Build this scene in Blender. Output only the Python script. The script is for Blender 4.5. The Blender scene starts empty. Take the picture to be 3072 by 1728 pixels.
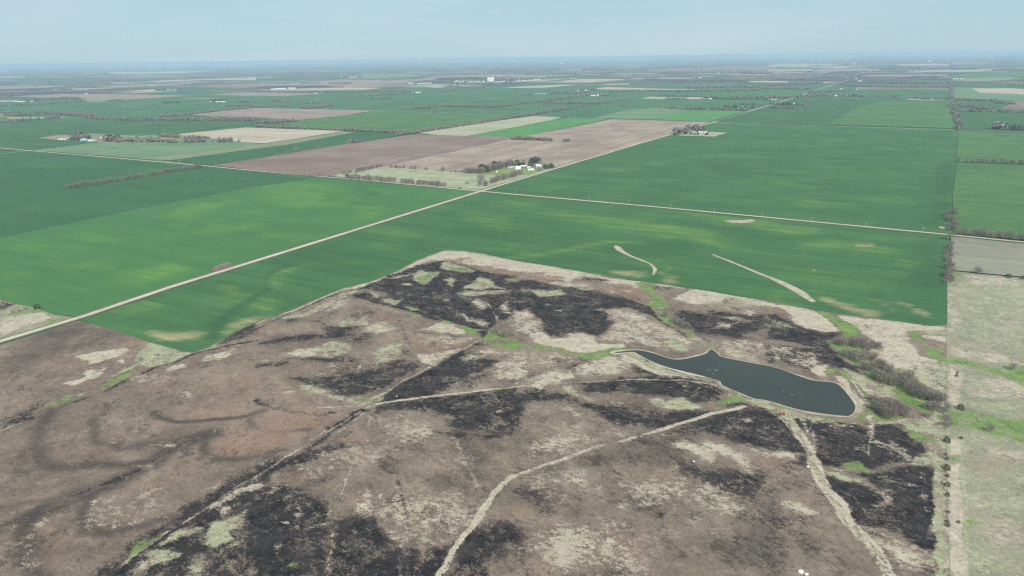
import bpy, bmesh, math, random
import numpy as np
from mathutils import Matrix, Vector
R = math.radians
scene = bpy.context.scene
C = scene.collection
random.seed(7)
RNG = np.random.RandomState(11)

# ---------------------------------------------------------------- camera, sky, sun, exposure
H = 275.0                       # metres above the plain
F = 2137.0                      # focal length in pixels of the 3072 px wide photograph
PITCH = math.atan((864 - 173) / F)
ROLL = -0.0134
cam_d = bpy.data.cameras.new("camera"); cam = bpy.data.objects.new("camera", cam_d); C.objects.link(cam)
cam_d.sensor_width = 36.0; cam_d.lens = 36.0 * F / 3072.0
cam_d.clip_start = 1.0; cam_d.clip_end = 200000.0
CAMR = Matrix.Rotation(math.pi / 2 - PITCH, 3, 'X') @ Matrix.Rotation(ROLL, 3, 'Z')
cam.matrix_world = Matrix.Translation((0, 0, H)) @ CAMR.to_4x4()
scene.camera = cam

SUN_EL = R(41.0)
SHADOW_AZ = R(-16.0)             # shadows run away from the camera, a little to the left (from +Y, clockwise positive)
sx, sy = -math.sin(SHADOW_AZ), -math.cos(SHADOW_AZ)      # horizontal direction towards the sun
sun_d = bpy.data.lights.new("sun", 'SUN'); sun = bpy.data.objects.new("sun", sun_d); C.objects.link(sun)
sun_d.energy = 3.5; sun_d.angle = R(0.53); sun_d.color = (1.0, 0.955, 0.90)
to_sun = Vector((sx * math.cos(SUN_EL), sy * math.cos(SUN_EL), math.sin(SUN_EL)))
sun.rotation_euler = (-to_sun).to_track_quat('-Z', 'Y').to_euler()
sun.location = (0, -200, 600)

world = bpy.data.worlds.new("World"); scene.world = world; world.use_nodes = True
wn = world.node_tree.nodes; wl = world.node_tree.links
wn.clear()
w_out = wn.new("ShaderNodeOutputWorld"); w_bg = wn.new("ShaderNodeBackground")
sky = wn.new("ShaderNodeTexSky"); sky.sky_type = 'NISHITA'; sky.sun_disc = False
sky.sun_elevation = SUN_EL; sky.sun_rotation = math.atan2(sx, sy)
sky.altitude = 400; sky.air_density = 1.0; sky.dust_density = 0.6; sky.ozone_density = 2.0
w_tc = wn.new("ShaderNodeTexCoord")
w_map = wn.new("ShaderNodeMapping"); w_map.inputs['Scale'].default_value = (1.2, 1.2, 9.0); w_map.inputs['Rotation'].default_value = (0.05, 0.02, 0.6)
w_no = wn.new("ShaderNodeTexNoise"); w_no.inputs['Scale'].default_value = 2.2; w_no.inputs['Detail'].default_value = 6; w_no.inputs['Roughness'].default_value = 0.55
w_rp = wn.new("ShaderNodeMapRange"); w_rp.inputs[1].default_value = 0.44; w_rp.inputs[2].default_value = 0.72; w_rp.inputs[3].default_value = 0.0; w_rp.inputs[4].default_value = 0.55
SKYMIX = 0.85
w_haze = wn.new("ShaderNodeMixRGB"); w_haze.inputs[0].default_value = SKYMIX; w_haze.inputs[2].default_value = (4.35, 6.35, 7.45, 1)
w_cl = wn.new("ShaderNodeMixRGB"); w_cl.inputs[2].default_value = (5.9, 7.15, 7.9, 1)
wl.new(w_tc.outputs['Generated'], w_map.inputs[0]); wl.new(w_map.outputs[0], w_no.inputs['Vector']); wl.new(w_no.outputs[0], w_rp.inputs[0])
wl.new(sky.outputs[0], w_haze.inputs[1]); wl.new(w_haze.outputs[0], w_cl.inputs[1]); wl.new(w_rp.outputs[0], w_cl.inputs[0])
wl.new(w_cl.outputs[0], w_bg.inputs[0]); w_bg.inputs[1].default_value = 0.1
wl.new(w_bg.outputs[0], w_out.inputs[0])
scene.view_settings.view_transform = 'Standard'; scene.view_settings.look = 'None'
scene.view_settings.exposure = 0.0; scene.view_settings.gamma = 1.0
scene.render.engine = 'CYCLES'
scene.cycles.max_bounces = 5; scene.cycles.diffuse_bounces = 2; scene.cycles.glossy_bounces = 2; scene.cycles.volume_bounces = 1
scene.cycles.use_denoising = False
scene.cycles.filter_width = 1.25

# ---------------------------------------------------------------- helpers
CR = np.array(CAMR)
def gp(pts):
    """pixels of the photograph -> points on the plain (z = 0)"""
    p = np.asarray(pts, float).reshape(-1, 2)
    d = np.stack([(p[:, 0] - 1536) / F, -(p[:, 1] - 864) / F, -np.ones(len(p))], 1) @ CR.T
    t = H / np.maximum(-d[:, 2], 1e-4)
    t = np.minimum(t, 54000.0 / np.hypot(d[:, 0], d[:, 1]))
    return np.stack([d[:, 0] * t, d[:, 1] * t], 1)
def q(r, c, pts):               # points read in one of the 4 x 4 enlargements of the photograph
    p = np.asarray(pts, float).reshape(-1, 2) / 3.354
    return p + np.array([c * 768.0, r * 432.0])
def g1(x, y): return tuple(gp([(x, y)])[0])
def lin(c):
    c = np.asarray(c, float) / 255.0
    return np.where(c <= 0.04045, c / 12.92, ((c + 0.055) / 1.055) ** 2.4)
K = 0.98                        # picture value -> base colour under this sun
def alb(r, g, b, k=1.0):
    v = np.clip(lin((r, g, b)) * K * k, 0, 0.9); return (float(v[0]), float(v[1]), float(v[2]), 1.0)

def _hash(ix, iy, s):
    h = (ix * 374761393 + iy * 668265263 + s * 974634777) & 0xFFFFFFFF
    h = ((h ^ (h >> 13)) * 1274126177) & 0xFFFFFFFF
    return ((h ^ (h >> 16)) & 0xFFFF) / 65535.0
def vnoise(x, y, s=0):
    ix = np.floor(x).astype(np.int64); iy = np.floor(y).astype(np.int64); fx = x - ix; fy = y - iy
    fx = fx * fx * (3 - 2 * fx); fy = fy * fy * (3 - 2 * fy)
    a = _hash(ix, iy, s); b = _hash(ix + 1, iy, s); c = _hash(ix, iy + 1, s); d = _hash(ix + 1, iy + 1, s)
    return (a * (1 - fx) + b * fx) * (1 - fy) + (c * (1 - fx) + d * fx) * fy
def fbm(x, y, s=0, o=4):
    v = 0; a = 0.5; t = 0
    for k in range(o):
        v = v + a * vnoise(x, y, s + k * 17); t += a; a *= 0.5; x = x * 2.03 + 5.1; y = y * 2.03 + 9.7
    return v / t

def new_mesh(name, verts, faces, mats=(), mi=None, smooth=False):
    me = bpy.data.meshes.new(name)
    verts = np.asarray(verts, np.float32).reshape(-1, 3)
    if len(faces) and isinstance(faces, np.ndarray):
        n, k = faces.shape
        me.vertices.add(len(verts)); me.vertices.foreach_set("co", verts.ravel())
        me.loops.add(n * k); me.loops.foreach_set("vertex_index", faces.astype(np.int32).ravel())
        me.polygons.add(n); me.polygons.foreach_set("loop_start", np.arange(0, n * k, k, dtype=np.int32))
        me.polygons.foreach_set("loop_total", np.full(n, k, np.int32))
    else:
        me.from_pydata([tuple(map(float, v)) for v in verts], [], [tuple(f) for f in faces])
    for m in mats: me.materials.append(m)
    if mi is not None: me.polygons.foreach_set("material_index", np.asarray(mi, np.int32))
    me.update(calc_edges=True)
    if smooth: me.polygons.foreach_set("use_smooth", np.ones(len(me.polygons), bool))
    return me
def link(name, me, parent=None, loc=None, rz=None):
    o = bpy.data.objects.new(name, me); C.objects.link(o)
    if parent is not None: o.parent = parent
    if loc is not None: o.location = loc
    if rz is not None: o.rotation_euler = (0, 0, rz)
    return o
def tag(o, label=None, cat=None, group=None, kind=None):
    if label: o["label"] = label
    if cat: o["category"] = cat
    if group: o["group"] = group
    if kind: o["kind"] = kind
    return o
def copy_thing(o, loc, rz=0.0, s=1.0, label=None, group=None):
    c = o.copy(); C.objects.link(c); c.location = loc; c.rotation_euler = (0, 0, rz)
    c.scale = (s, s, s) if not isinstance(s, tuple) else s
    for ch in o.children:
        d = ch.copy(); C.objects.link(d); d.parent = c
        for g in ch.children:
            e = g.copy(); C.objects.link(e); e.parent = d
    if label: c["label"] = label
    if group: c["group"] = group
    return c

def seg_dist(P, A, B):
    ab = B - A; L = max(float(ab @ ab), 1e-9)
    t = np.clip(((P - A) @ ab) / L, 0, 1)
    Q = A + t[:, None] * ab
    return np.hypot(P[:, 0] - Q[:, 0], P[:, 1] - Q[:, 1]), Q
def inside(P, poly):
    r = np.zeros(len(P), bool); n = len(poly); x, y = P[:, 0], P[:, 1]
    for i in range(n):
        x1, y1 = poly[i]; x2, y2 = poly[(i + 1) % n]
        if y1 == y2: continue
        m = (y1 > y) != (y2 > y)
        r ^= m & (x < (x2 - x1) * (y - y1) / (y2 - y1) + x1)
    return r
def sdist(P, poly):             # > 0 inside
    d = np.full(len(P), 1e9); n = len(poly)
    for i in range(n):
        e, _ = seg_dist(P, poly[i], poly[(i + 1) % n]); d = np.minimum(d, e)
    return np.where(inside(P, poly), d, -d)
def smooth01(t): t = np.clip(t, 0, 1); return t * t * (3 - 2 * t)

def sheet(name, poly, cell, z, mat, channels=(), ops=(), warp=2.5, ang=0.0):
    """one sheet of ground clipped to a polygon; ops paint material weights into its vertices"""
    poly = np.asarray(poly, float)
    ca, sa = math.cos(ang), math.sin(ang); rot = np.array([[ca, sa], [-sa, ca]])
    pr = poly @ rot.T
    lo = pr.min(0) - cell; hi = pr.max(0) + cell
    nx = int((hi[0] - lo[0]) / cell) + 2; ny = int((hi[1] - lo[1]) / cell) + 2
    gx, gy = np.meshgrid(lo[0] + np.arange(nx) * cell, lo[1] + np.arange(ny) * cell)
    P = np.stack([gx.ravel(), gy.ravel()], 1)
    ins = inside(P, pr)
    I = ins.reshape(ny, nx)
    keep = I[:-1, :-1] | I[1:, :-1] | I[:-1, 1:] | I[1:, 1:]
    jy, jx = np.nonzero(keep)
    base = jy * nx + jx
    faces = np.stack([base, base + 1, base + nx + 1, base + nx], 1)
    used = np.zeros(len(P), bool); used[faces.ravel()] = True
    out = used & ~ins
    Po = P[out]; bd = np.full(len(Po), 1e9); bq = Po.copy()
    for i in range(len(pr)):
        d, Q = seg_dist(Po, pr[i], pr[(i + 1) % len(pr)]); m = d < bd
        bd[m] = d[m]; bq[m] = Q[m]
    P[out] = bq
    idx = np.full(len(P), -1, np.int64); idx[used] = np.arange(used.sum())
    V = P[used] @ rot          # back to world
    me = new_mesh(name, np.concatenate([V, np.full((len(V), 1), z)], 1), idx[faces], (mat,))
    o = link(name, me); o["kind"] = "structure"
    if channels:
        W = paint(V, len(channels), ops, warp)
        for k in range(0, len(channels), 3):
            a = me.attributes.new("w%d" % (k // 3), 'FLOAT_COLOR', 'POINT')
            col = np.ones((len(V), 4), np.float32); col[:, :3] = 0
            m = min(3, len(channels) - k); col[:, :m] = W[:, k:k + m]
            a.data.foreach_set("color", col.ravel())
    return o
def paint(V, nch, ops, warp):
    W = np.zeros((len(V), nch))
    wx = (fbm(V[:, 0] / 26, V[:, 1] / 26, 3, 5) - .5) * 4; wy = (fbm(V[:, 0] / 26, V[:, 1] / 26, 91, 5) - .5) * 4
    w2x = (fbm(V[:, 0] / 7, V[:, 1] / 7, 41, 3) - .5) * 2; w2y = (fbm(V[:, 0] / 7, V[:, 1] / 7, 77, 3) - .5) * 2
    for op in ops:
        ch, s, fe, pts = op[:4]; kind = op[4] if len(op) > 4 else 0      # kind 0 polygon, else line of that width in metres
        pts = np.asarray(pts, float)
        am = warp if not kind else min(warp, 0.25 * kind + 0.3)
        m0 = fe * 2 + 1 + (kind or 0) + am * 3
        bb = (V[:, 0] > pts[:, 0].min() - m0) & (V[:, 0] < pts[:, 0].max() + m0) & (V[:, 1] > pts[:, 1].min() - m0) & (V[:, 1] < pts[:, 1].max() + m0)
        if not bb.any(): continue
        P = V[bb] + np.stack([wx[bb] * am + w2x[bb] * am * .5, wy[bb] * am + w2y[bb] * am * .5], 1)
        if kind:
            d = np.full(len(P), 1e9)
            for i in range(len(pts) - 1): d = np.minimum(d, seg_dist(P, pts[i], pts[i + 1])[0])
            m = smooth01((kind / 2 + fe / 2 - d) / max(fe, .3))
        else:
            fe = fe * 1.9 + 1.0; m = smooth01(sdist(P, pts) / max(fe, .3) + .5)
        m = m * s
        if ch < 0:
            W[bb] *= (1 - m)[:, None]
        elif s >= 0.6:
            W[bb] *= (1 - m)[:, None]; W[bb, ch] += m
        else:
            W[bb] *= (1 - m * .6)[:, None]; W[bb, ch] = np.maximum(W[bb, ch], m)
    return W

# ---------------------------------------------------------------- materials
class NT:
    def __init__(s, name):
        s.m = bpy.data.materials.new(name); s.m.use_nodes = True; s.t = s.m.node_tree; s.t.nodes.clear()
        s.out = s.n("ShaderNodeOutputMaterial"); s.b = s.n("ShaderNodeBsdfPrincipled"); s.l(s.b.outputs[0], s.out.inputs[0])
        s.b.inputs['Roughness'].default_value = 0.9
        s.b.inputs['Specular IOR Level'].default_value = 0.15
    def n(s, t): return s.t.nodes.new(t)
    def l(s, a, b): s.t.links.new(a, b)
    def pos(s, scale=(1, 1, 1), rz=0.0, obj=False):
        if obj: src = s.n("ShaderNodeTexCoord").outputs['Object']
        else: src = s.n("ShaderNodeNewGeometry").outputs['Position']
        m = s.n("ShaderNodeMapping"); m.vector_type = 'POINT'
        r = s.n("ShaderNodeVectorRotate"); r.rotation_type = 'Z_AXIS'; r.inputs['Angle'].default_value = -rz
        s.l(src, r.inputs[0]); s.l(r.outputs[0], m.inputs[0]); m.inputs['Scale'].default_value = scale
        return m.outputs[0]
    def noise(s, vec, scale, detail=4, rough=.55, lo=None, hi=None, a=0.0, b=1.0):
        n = s.n("ShaderNodeTexNoise"); n.inputs['Scale'].default_value = scale; n.inputs['Detail'].default_value = detail; n.inputs['Roughness'].default_value = rough
        s.l(vec, n.inputs['Vector']); o = n.outputs[0]
        return o if lo is None else s.mr(o, lo, hi, a, b)
    def mr(s, v, lo, hi, a=0.0, b=1.0, clamp=True):
        r = s.n("ShaderNodeMapRange"); r.clamp = clamp; s.l(v, r.inputs[0])
        for i, x in enumerate((lo, hi, a, b)): r.inputs[i + 1].default_value = x
        return r.outputs[0]
    def math(s, op, a, b=None):
        r = s.n("ShaderNodeMath"); r.operation = op
        for i, v in enumerate((a, b)):
            if v is None: continue
            if isinstance(v, (int, float)): r.inputs[i].default_value = v
            else: s.l(v, r.inputs[i])
        return r.outputs[0]
    def mix(s, f, a, b, t='MIX'):
        r = s.n("ShaderNodeMixRGB"); r.blend_type = t
        for i, v in enumerate((f, a, b)):
            if isinstance(v, (int, float)): r.inputs[i].default_value = v if i == 0 else (v, v, v, 1)
            elif isinstance(v, tuple): r.inputs[i].default_value = v
            else: s.l(v, r.inputs[i])
        return r.outputs[0]
    def scale(s, col, v): return s.mix(1.0, col, v, 'MULTIPLY')
    def attr(s, name):
        a = s.n("ShaderNodeAttribute"); a.attribute_name = name
        x = s.n("ShaderNodeSeparateColor"); s.l(a.outputs['Color'], x.inputs[0]); return x.outputs
    def col(s, c):
        if isinstance(c, tuple): s.b.inputs['Base Color'].default_value = c
        else: s.l(c, s.b.inputs['Base Color'])
        return s.m
    def bump(s, h, dist, strength=1.0):
        b = s.n("ShaderNodeBump"); b.inputs['Distance'].default_value = dist; b.inputs['Strength'].default_value = strength
        s.l(h, b.inputs['Height']); s.l(b.outputs[0], s.b.inputs['Normal'])
ROAD = 0.508    # direction of the gravel road, clockwise from +Y
def frame_rz(): return -ROAD
def m_pasture(name, base_a, base_b, amb_c=.26, amb_s=.12):
    t = NT(name)
    P = t.pos(); S = t.pos((1, .6, 1), 0.5)
    A = t.attr("w0"); B = t.attr("w1")
    big = t.noise(P, .012, 5, .6, .35, .65); mid = t.noise(S, .09, 7, .72, .3, .7)
    fine = t.noise(S, .6, 5, .75, .3, .7); vf = t.noise(P, 1.7, 3, .65, .25, .75)
    col = t.mix(t.math('ADD', t.math('MULTIPLY', big, .40), t.math('MULTIPLY', mid, .60)), base_a, base_b)
    def cover(w, seed, k, off=0.0):
        n0 = t.noise(t.pos((1, .7, 1), .2 + seed), .055, 5, .65, .33, .67)
        n1 = t.noise(t.pos((1, .6, 1), .4 + seed), .27, 6, .75, .33, .67)
        n2 = t.noise(t.pos((1, .8, 1), .9 + seed), 1.1, 4, .75, .3, .7)
        nn = t.math('ADD', t.math('ADD', t.math('MULTIPLY', n0, .30), t.math('MULTIPLY', n1, .40)), t.math('MULTIPLY', n2, .30))
        nn = t.mr(nn, .32, .68, .01, .97)
        return t.mr(t.math('ADD', w, nn), 1.0 - k + off, 1.0 + k + off)
    amb = t.noise(P, .018, 4, .6, .42, .66)
    # bare reddish soil and swale tone: smooth, then litter on top
    f = t.math('MULTIPLY', B[1], t.math('ADD', t.math('MULTIPLY', mid, .7), .45)); col = t.mix(t.mr(f, 0, 1.25), col, alb(164, 124, 103))
    f = t.math('MULTIPLY', B[2], t.math('ADD', t.math('MULTIPLY', mid, .35), .72)); col = t.mix(t.mr(f, 0, 1.08), col, alb(68, 60, 58))
    charc = t.mix(t.noise(P, .07, 7, .72, .38, .72), alb(36, 34, 35), alb(80, 71, 69))
    wc = t.math('ADD', A[0], t.math('MULTIPLY', amb, amb_c))
    charc = t.mix(t.mr(A[0], .1, .7), alb(88, 76, 70), charc)
    col = t.mix(cover(wc, .3, .24), col, charc)
    stc = t.mix(t.noise(P, .11, 6, .7, .35, .65), alb(208, 194, 170), alb(180, 162, 138))
    stc = t.mix(t.mr(A[1], .05, .62), alb(166, 146, 128), stc)
    ws_ = t.math('ADD', A[1], t.math('MULTIPLY', t.noise(P, .03, 5, .65, .40, .70), amb_s))
    col = t.mix(cover(ws_, .8, .12, .02), col, stc)
    sgc = t.mix(t.noise(P, .10, 6, .7, .35, .65), alb(152, 152, 118), alb(190, 182, 150))
    col = t.mix(cover(t.math('MULTIPLY', A[2], .90), 1.3, .12, .06), col, sgc)
    grc = t.mix(t.noise(P, .09, 7, .75, .35, .65), alb(94, 126, 64), alb(146, 162, 96))
    col = t.mix(cover(B[0], 1.9, .12, .08), col, grc)
    v = t.math('ADD', t.math('MULTIPLY', fine, .46), t.math('MULTIPLY', vf, .40))
    col = t.scale(col, t.math('ADD', v, .57))
    t.col(col)
    hgt = t.math('ADD', t.math('ADD', t.math('MULTIPLY', mid, .8), t.math('MULTIPLY', fine, .30)), t.math('SUBTRACT', t.math('MULTIPLY', big, 3.0), t.math('MULTIPLY', B[2], 1.6)))
    t.bump(hgt, 1.0, .55)
    t.b.inputs['Roughness'].default_value = 1.0
    return t.m
def m_wheat(name, base, light, yellow, ysm=1.5, streak_rz=frame_rz() , streak=.24, ycov=.35, ws=.0045):
    t = NT(name)
    A = t.attr("w0"); P = t.pos()
    st = t.noise(t.pos((.25, 4.0, 1), streak_rz), .02, 6, .75, .3, .7)
    st2 = t.noise(t.pos((.06, 1.0, 1), streak_rz), .02, 5, .65, .35, .65)
    big = t.noise(P, ws, 6, .6, .42, .68)
    fine = t.noise(P, .3, 4, .7, .3, .7)
    col = t.mix(t.math('MULTIPLY', big, .55), base, light)
    yv = t.math('ADD', t.math('MULTIPLY', A[0], .9), t.noise(P, .009, 6, .65, .52, .75, 0, ycov))
    yv = t.math('MULTIPLY', yv, t.math('ADD', t.math('MULTIPLY', st, ysm), .9 - ysm * .5))
    yv = t.math('MULTIPLY', yv, t.noise(P, .03, 6, .75, .3, .7, .45, 1.15))
    col = t.mix(t.mr(yv, 0, 1.1), col, yellow)
    col = t.mix(t.math('MULTIPLY', t.mr(t.math('ADD', A[2], t.math('MULTIPLY', st2, .3)), .3, 1.1), .75), col, alb(58, 92, 58))
    tn = t.math('MULTIPLY', A[1], t.math('ADD', t.math('MULTIPLY', st, .7), .55))
    col = t.mix(t.mr(tn, .1, .9), col, alb(172, 158, 116))
    v = t.math('ADD', t.math('MULTIPLY', st, streak), t.math('ADD', t.math('MULTIPLY', fine, .20), t.math('MULTIPLY', st2, streak * .8)))
    col = t.scale(col, t.math('ADD', v, 1.0 - streak * .9 - .10))
    t.col(col); t.b.inputs['Roughness'].default_value = .85
    return t.m
def m_field(name, a, b, streak=.15, rz=frame_rz(), ws=.006, tracks=0.0):
    t = NT(name); P = t.pos()
    st = t.noise(t.pos((.06, 1.3, 1), rz), .02, 6, .72, .3, .7)
    big = t.noise(P, ws, 6, .6, .38, .66); mid = t.noise(P, .05, 5, .6, .35, .65)
    col = t.mix(t.math('ADD', t.math('MULTIPLY', big, .65), t.math('MULTIPLY', st, .35)), a, b)
    v = t.math('ADD', t.math('MULTIPLY', st, streak), t.math('MULTIPLY', mid, .14))
    t.col(t.scale(col, t.math('ADD', v, .93 - streak * .5)))
    return t.m
def m_plain(name, c, var=.12, sc=2.0, rough=.8, obj=True, spec=.2, metal=0.0):
    t = NT(name); n = t.noise(t.pos(obj=obj), sc, 4, .6, .3, .7)
    t.col(t.scale(c, t.math('ADD', t.math('MULTIPLY', n, var), 1 - var / 2)))
    t.b.inputs['Roughness'].default_value = rough; t.b.inputs['Specular IOR Level'].default_value = spec; t.b.inputs['Metallic'].default_value = metal
    return t.m
def m_tree(name, a, b):
    t = NT(name); oi = t.n("ShaderNodeObjectInfo")
    n = t.noise(t.pos(), .35, 3, .6, .3, .7)
    f = t.math('ADD', t.math('MULTIPLY', oi.outputs['Random'], .5), t.math('MULTIPLY', n, .5))
    t.col(t.mix(f, a, b)); t.b.inputs['Roughness'].default_value = 1.0; t.b.inputs['Specular IOR Level'].default_value = .05
    return t.m
M = {}
M['burnt'] = m_pasture("burnt_pasture", alb(99, 83, 73), alb(172, 150, 130))
M['east'] = m_pasture("dry_grassland", alb(132, 132, 104), alb(174, 165, 138), .05, .3)
GA, GB, GY = alb(71, 109, 66), alb(86, 124, 72), alb(116, 147, 72)
M['wheat'] = m_wheat("green_wheat", GA, GB, GY)
M['wheat_dark'] = m_wheat("dark_green_wheat", alb(66, 103, 66), alb(79, 116, 72), alb(98, 134, 72), streak=.10, ycov=.15)
M['wheat_light'] = m_wheat("light_green_wheat", alb(78, 120, 68), alb(88, 130, 72), alb(112, 149, 70), streak=.12, ycov=.28, ysm=.8)
M['wheat_far'] = m_field("far_green_wheat", alb(68, 102, 66), alb(82, 116, 74), .14)
M['green_mid'] = m_field("soft_green_crop", alb(80, 114, 68), alb(98, 132, 74), .16)
M['green_bright'] = m_field("bright_green_crop", alb(84, 134, 78), alb(104, 152, 84), .14)
M['green_grey'] = m_field("grey_green_crop", alb(106, 132, 98), alb(128, 150, 110), .14)
M['olive'] = m_field("olive_grass", alb(130, 136, 104), alb(150, 150, 116), .14)
M['plough'] = m_field("ploughed_soil", alb(132, 106, 96), alb(162, 139, 126), .16, rz=-ROAD + 1.571, ws=.004)
M['plough2'] = m_field("striped_soil", alb(148, 124, 112), alb(186, 166, 144), .26, rz=-ROAD + 1.571)
M['tan'] = m_field("stubble", alb(186, 166, 142), alb(204, 188, 164), .16)
M['pink'] = m_field("bare_soil", alb(150, 128, 116), alb(176, 152, 138), .12)
M['straw'] = m_field("pale_stubble", alb(168, 164, 132), alb(190, 184, 150), .22)
M['stub_olive'] = m_field("thin_stubble", alb(138, 134, 114), alb(162, 156, 134), .24)
M['meadow'] = m_field("pale_meadow", alb(154, 156, 120), alb(186, 184, 150), .16, ws=.03)
M['lawn'] = m_field("farm_lawn", alb(124, 140, 84), alb(156, 160, 108), .12, ws=.03)
M['gravel'] = m_field("gravel_road", alb(196, 182, 160), alb(216, 202, 182), .10)
M['ditch'] = m_field("ditch_grass", alb(116, 112, 84), alb(140, 118, 96), .12)
M['bank'] = m_field("pond_bank", alb(168, 146, 126), alb(214, 194, 172), .2, ws=.09)
def m_water():
    t = NT("pond_water"); n = t.noise(t.pos((1, 3, 1), .3), .5, 4, .6)
    t.col(t.mix(t.noise(t.pos(), .012, 3, .5, .4, .6), (.038, .042, .031, 1), (.048, .050, .038, 1)))
    t.b.inputs['Roughness'].default_value = .22; t.b.inputs['Specular IOR Level'].default_value = .16
    t.bump(n, .02, .6); return t.m
M['water'] = m_water()
M['twig'] = m_tree("bare_twigs", alb(126, 116, 110), alb(164, 152, 143))
M['twig_pale'] = m_tree("pale_bare_twigs", alb(160, 150, 142), alb(176, 168, 156))
M['twig_green'] = m_tree("budding_twigs", alb(118, 128, 96), alb(140, 146, 112))
M['bark'] = m_tree("bark", alb(96, 88, 82), alb(132, 122, 112))
M['ever'] = m_tree("evergreen_needles", alb(66, 80, 62), alb(104, 116, 92))
M['white'] = m_plain("white_metal_roof", (.78, .80, .83, 1), .10, .4, .5, spec=.3)
M['blue'] = m_plain("pale_blue_metal_roof", (.50, .60, .66, 1), .10, .4, .45, spec=.4)
M['grey'] = m_plain("grey_metal_roof", (.42, .43, .46, 1), .2, .4, .5, spec=.4)
M['wallw'] = m_plain("white_boards", (.84, .83, .80, 1), .10, .8)
M['red'] = m_plain("red_barn_boards", (.30, .045, .04, 1), .25, .8)
M['dark'] = m_plain("dark_opening", (.02, .02, .02, 1), .2)
M['concrete'] = m_plain("pale_concrete", (.92, .91, .88, 1), .06, .05)
M['pole'] = m_plain("weathered_pole", (.60, .56, .50, 1), .2)
M['rust'] = m_plain("rusty_red_paint", (.33, .10, .085, 1), .3, 2)
M['black'] = m_plain("black_hide", (.012, .011, .012, 1), .3)
M['bird'] = m_plain("white_feathers", (.8, .8, .8, 1), .05)
M['rock'] = m_plain("white_limestone", (.78, .72, .66, 1), .2, 1.5)
M['drift'] = m_plain("driftwood", (.28, .29, .27, 1), .3, 2)
def m_bale(name, a, b):
    t = NT(name); n = t.noise(t.pos((1, 1, 6), obj=True), 3.0, 5, .7, .3, .7); oi = t.n("ShaderNodeObjectInfo")
    f = t.math('ADD', t.math('MULTIPLY', n, .5), t.math('MULTIPLY', oi.outputs['Random'], .5))
    return t.col(t.mix(f, a, b))
M['bale'] = m_bale("old_straw_bales", alb(100, 84, 84), alb(182, 164, 152))
# ---------------------------------------------------------------- ground and fields
def far_mat():
    t = NT("open_farmland")
    v = t.pos((1 / 805.0, 1 / 402.0, 0), -ROAD)
    fl = t.n("ShaderNodeVectorMath"); fl.operation = 'FLOOR'; t.l(v, fl.inputs[0])
    wnn = t.n("ShaderNodeTexWhiteNoise"); wnn.noise_dimensions = '2D'; t.l(fl.outputs[0], wnn.inputs['Vector'])
    rp = t.n("ShaderNodeValToRGB"); rp.color_ramp.interpolation = 'CONSTANT'; t.l(wnn.outputs['Value'], rp.inputs[0])
    cs = [(0, alb(72, 112, 78)), (.16, alb(92, 130, 88)), (.26, alb(150, 128, 112)), (.40, alb(104, 120, 90)), (.50, alb(180, 160, 138)), (.60, alb(80, 76, 76)), (.84, alb(120, 106, 98)), (.93, alb(190, 180, 150))]
    e = rp.color_ramp.elements; e[0].position = 0; e[0].color = cs[0][1]; e[1].position = cs[1][0]; e[1].color = cs[1][1]
    for p, c in cs[2:]: x = e.new(p); x.color = c
    P = t.pos(); n = t.noise(t.pos((1, .6, 1), -ROAD), .0007, 9, .62, .35, .65)
    patch = t.mix(t.mr(n, .45, .62, 0, .8), rp.outputs[0], alb(78, 76, 78))      # scattered woods and scrub
    near = t.mix(t.noise(P, .004, 6, .6, .35, .65), alb(72, 110, 74), alb(88, 124, 82))
    ln = t.n("ShaderNodeVectorMath"); ln.operation = 'LENGTH'; t.l(P, ln.inputs[0])
    far = t.mr(ln.outputs['Value'], 7200, 8200)
    t.col(t.scale(t.mix(far, near, patch), t.noise(P, .02, 5, .6, .3, .7, .88, 1.1)))
    return t.m
M['far'] = far_mat()
RAD = 60000.0
gv = [(0, 0, 0)]; gf = []
rings = [0, 400, 1500, 5000, 15000, RAD]; NS = 96
gv = []
for r in rings[1:]:
    for k in range(NS): a = 2 * math.pi * k / NS; gv.append((r * math.cos(a), r * math.sin(a), 0))
gv.append((0, 0, 0)); ctr = len(gv) - 1
for k in range(NS): gf.append((ctr, k, (k + 1) % NS))
for j in range(len(rings) - 2):
    for k in range(NS): a, b = j * NS + k, j * NS + (k + 1) % NS; gf.append((a, a + NS, b + NS, b))
o = link("ground", new_mesh("ground", gv, gf, (M['far'],))); o["kind"] = "structure"

def poly_obj(name, pts, z, mat, px=True, inset=0.0):
    w = gp(pts) if px else np.asarray(pts, float)
    v = [(x, y, z) for x, y in w]
    bm = bmesh.new(); vs = [bm.verts.new(p) for p in v]
    f = bm.faces.new(vs); bm.normal_update()
    if f.normal.z < 0: bmesh.ops.reverse_faces(bm, faces=[f])
    bmesh.ops.triangulate(bm, faces=bm.faces[:])
    me = bpy.data.meshes.new(name); bm.to_mesh(me); bm.free(); me.materials.append(M[mat])
    ob = link(name, me); ob["kind"] = "structure"; return ob
ZF = [0.25]
def fld(name, mat, pts, r=None, c=None, z=None):
    p = q(r, c, pts) if r is not None else pts
    ZF[0] += 0.012
    return poly_obj(name, p, z if z is not None else ZF[0], mat)
T, PK, ST = 'tan', 'pink', 'straw'
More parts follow.
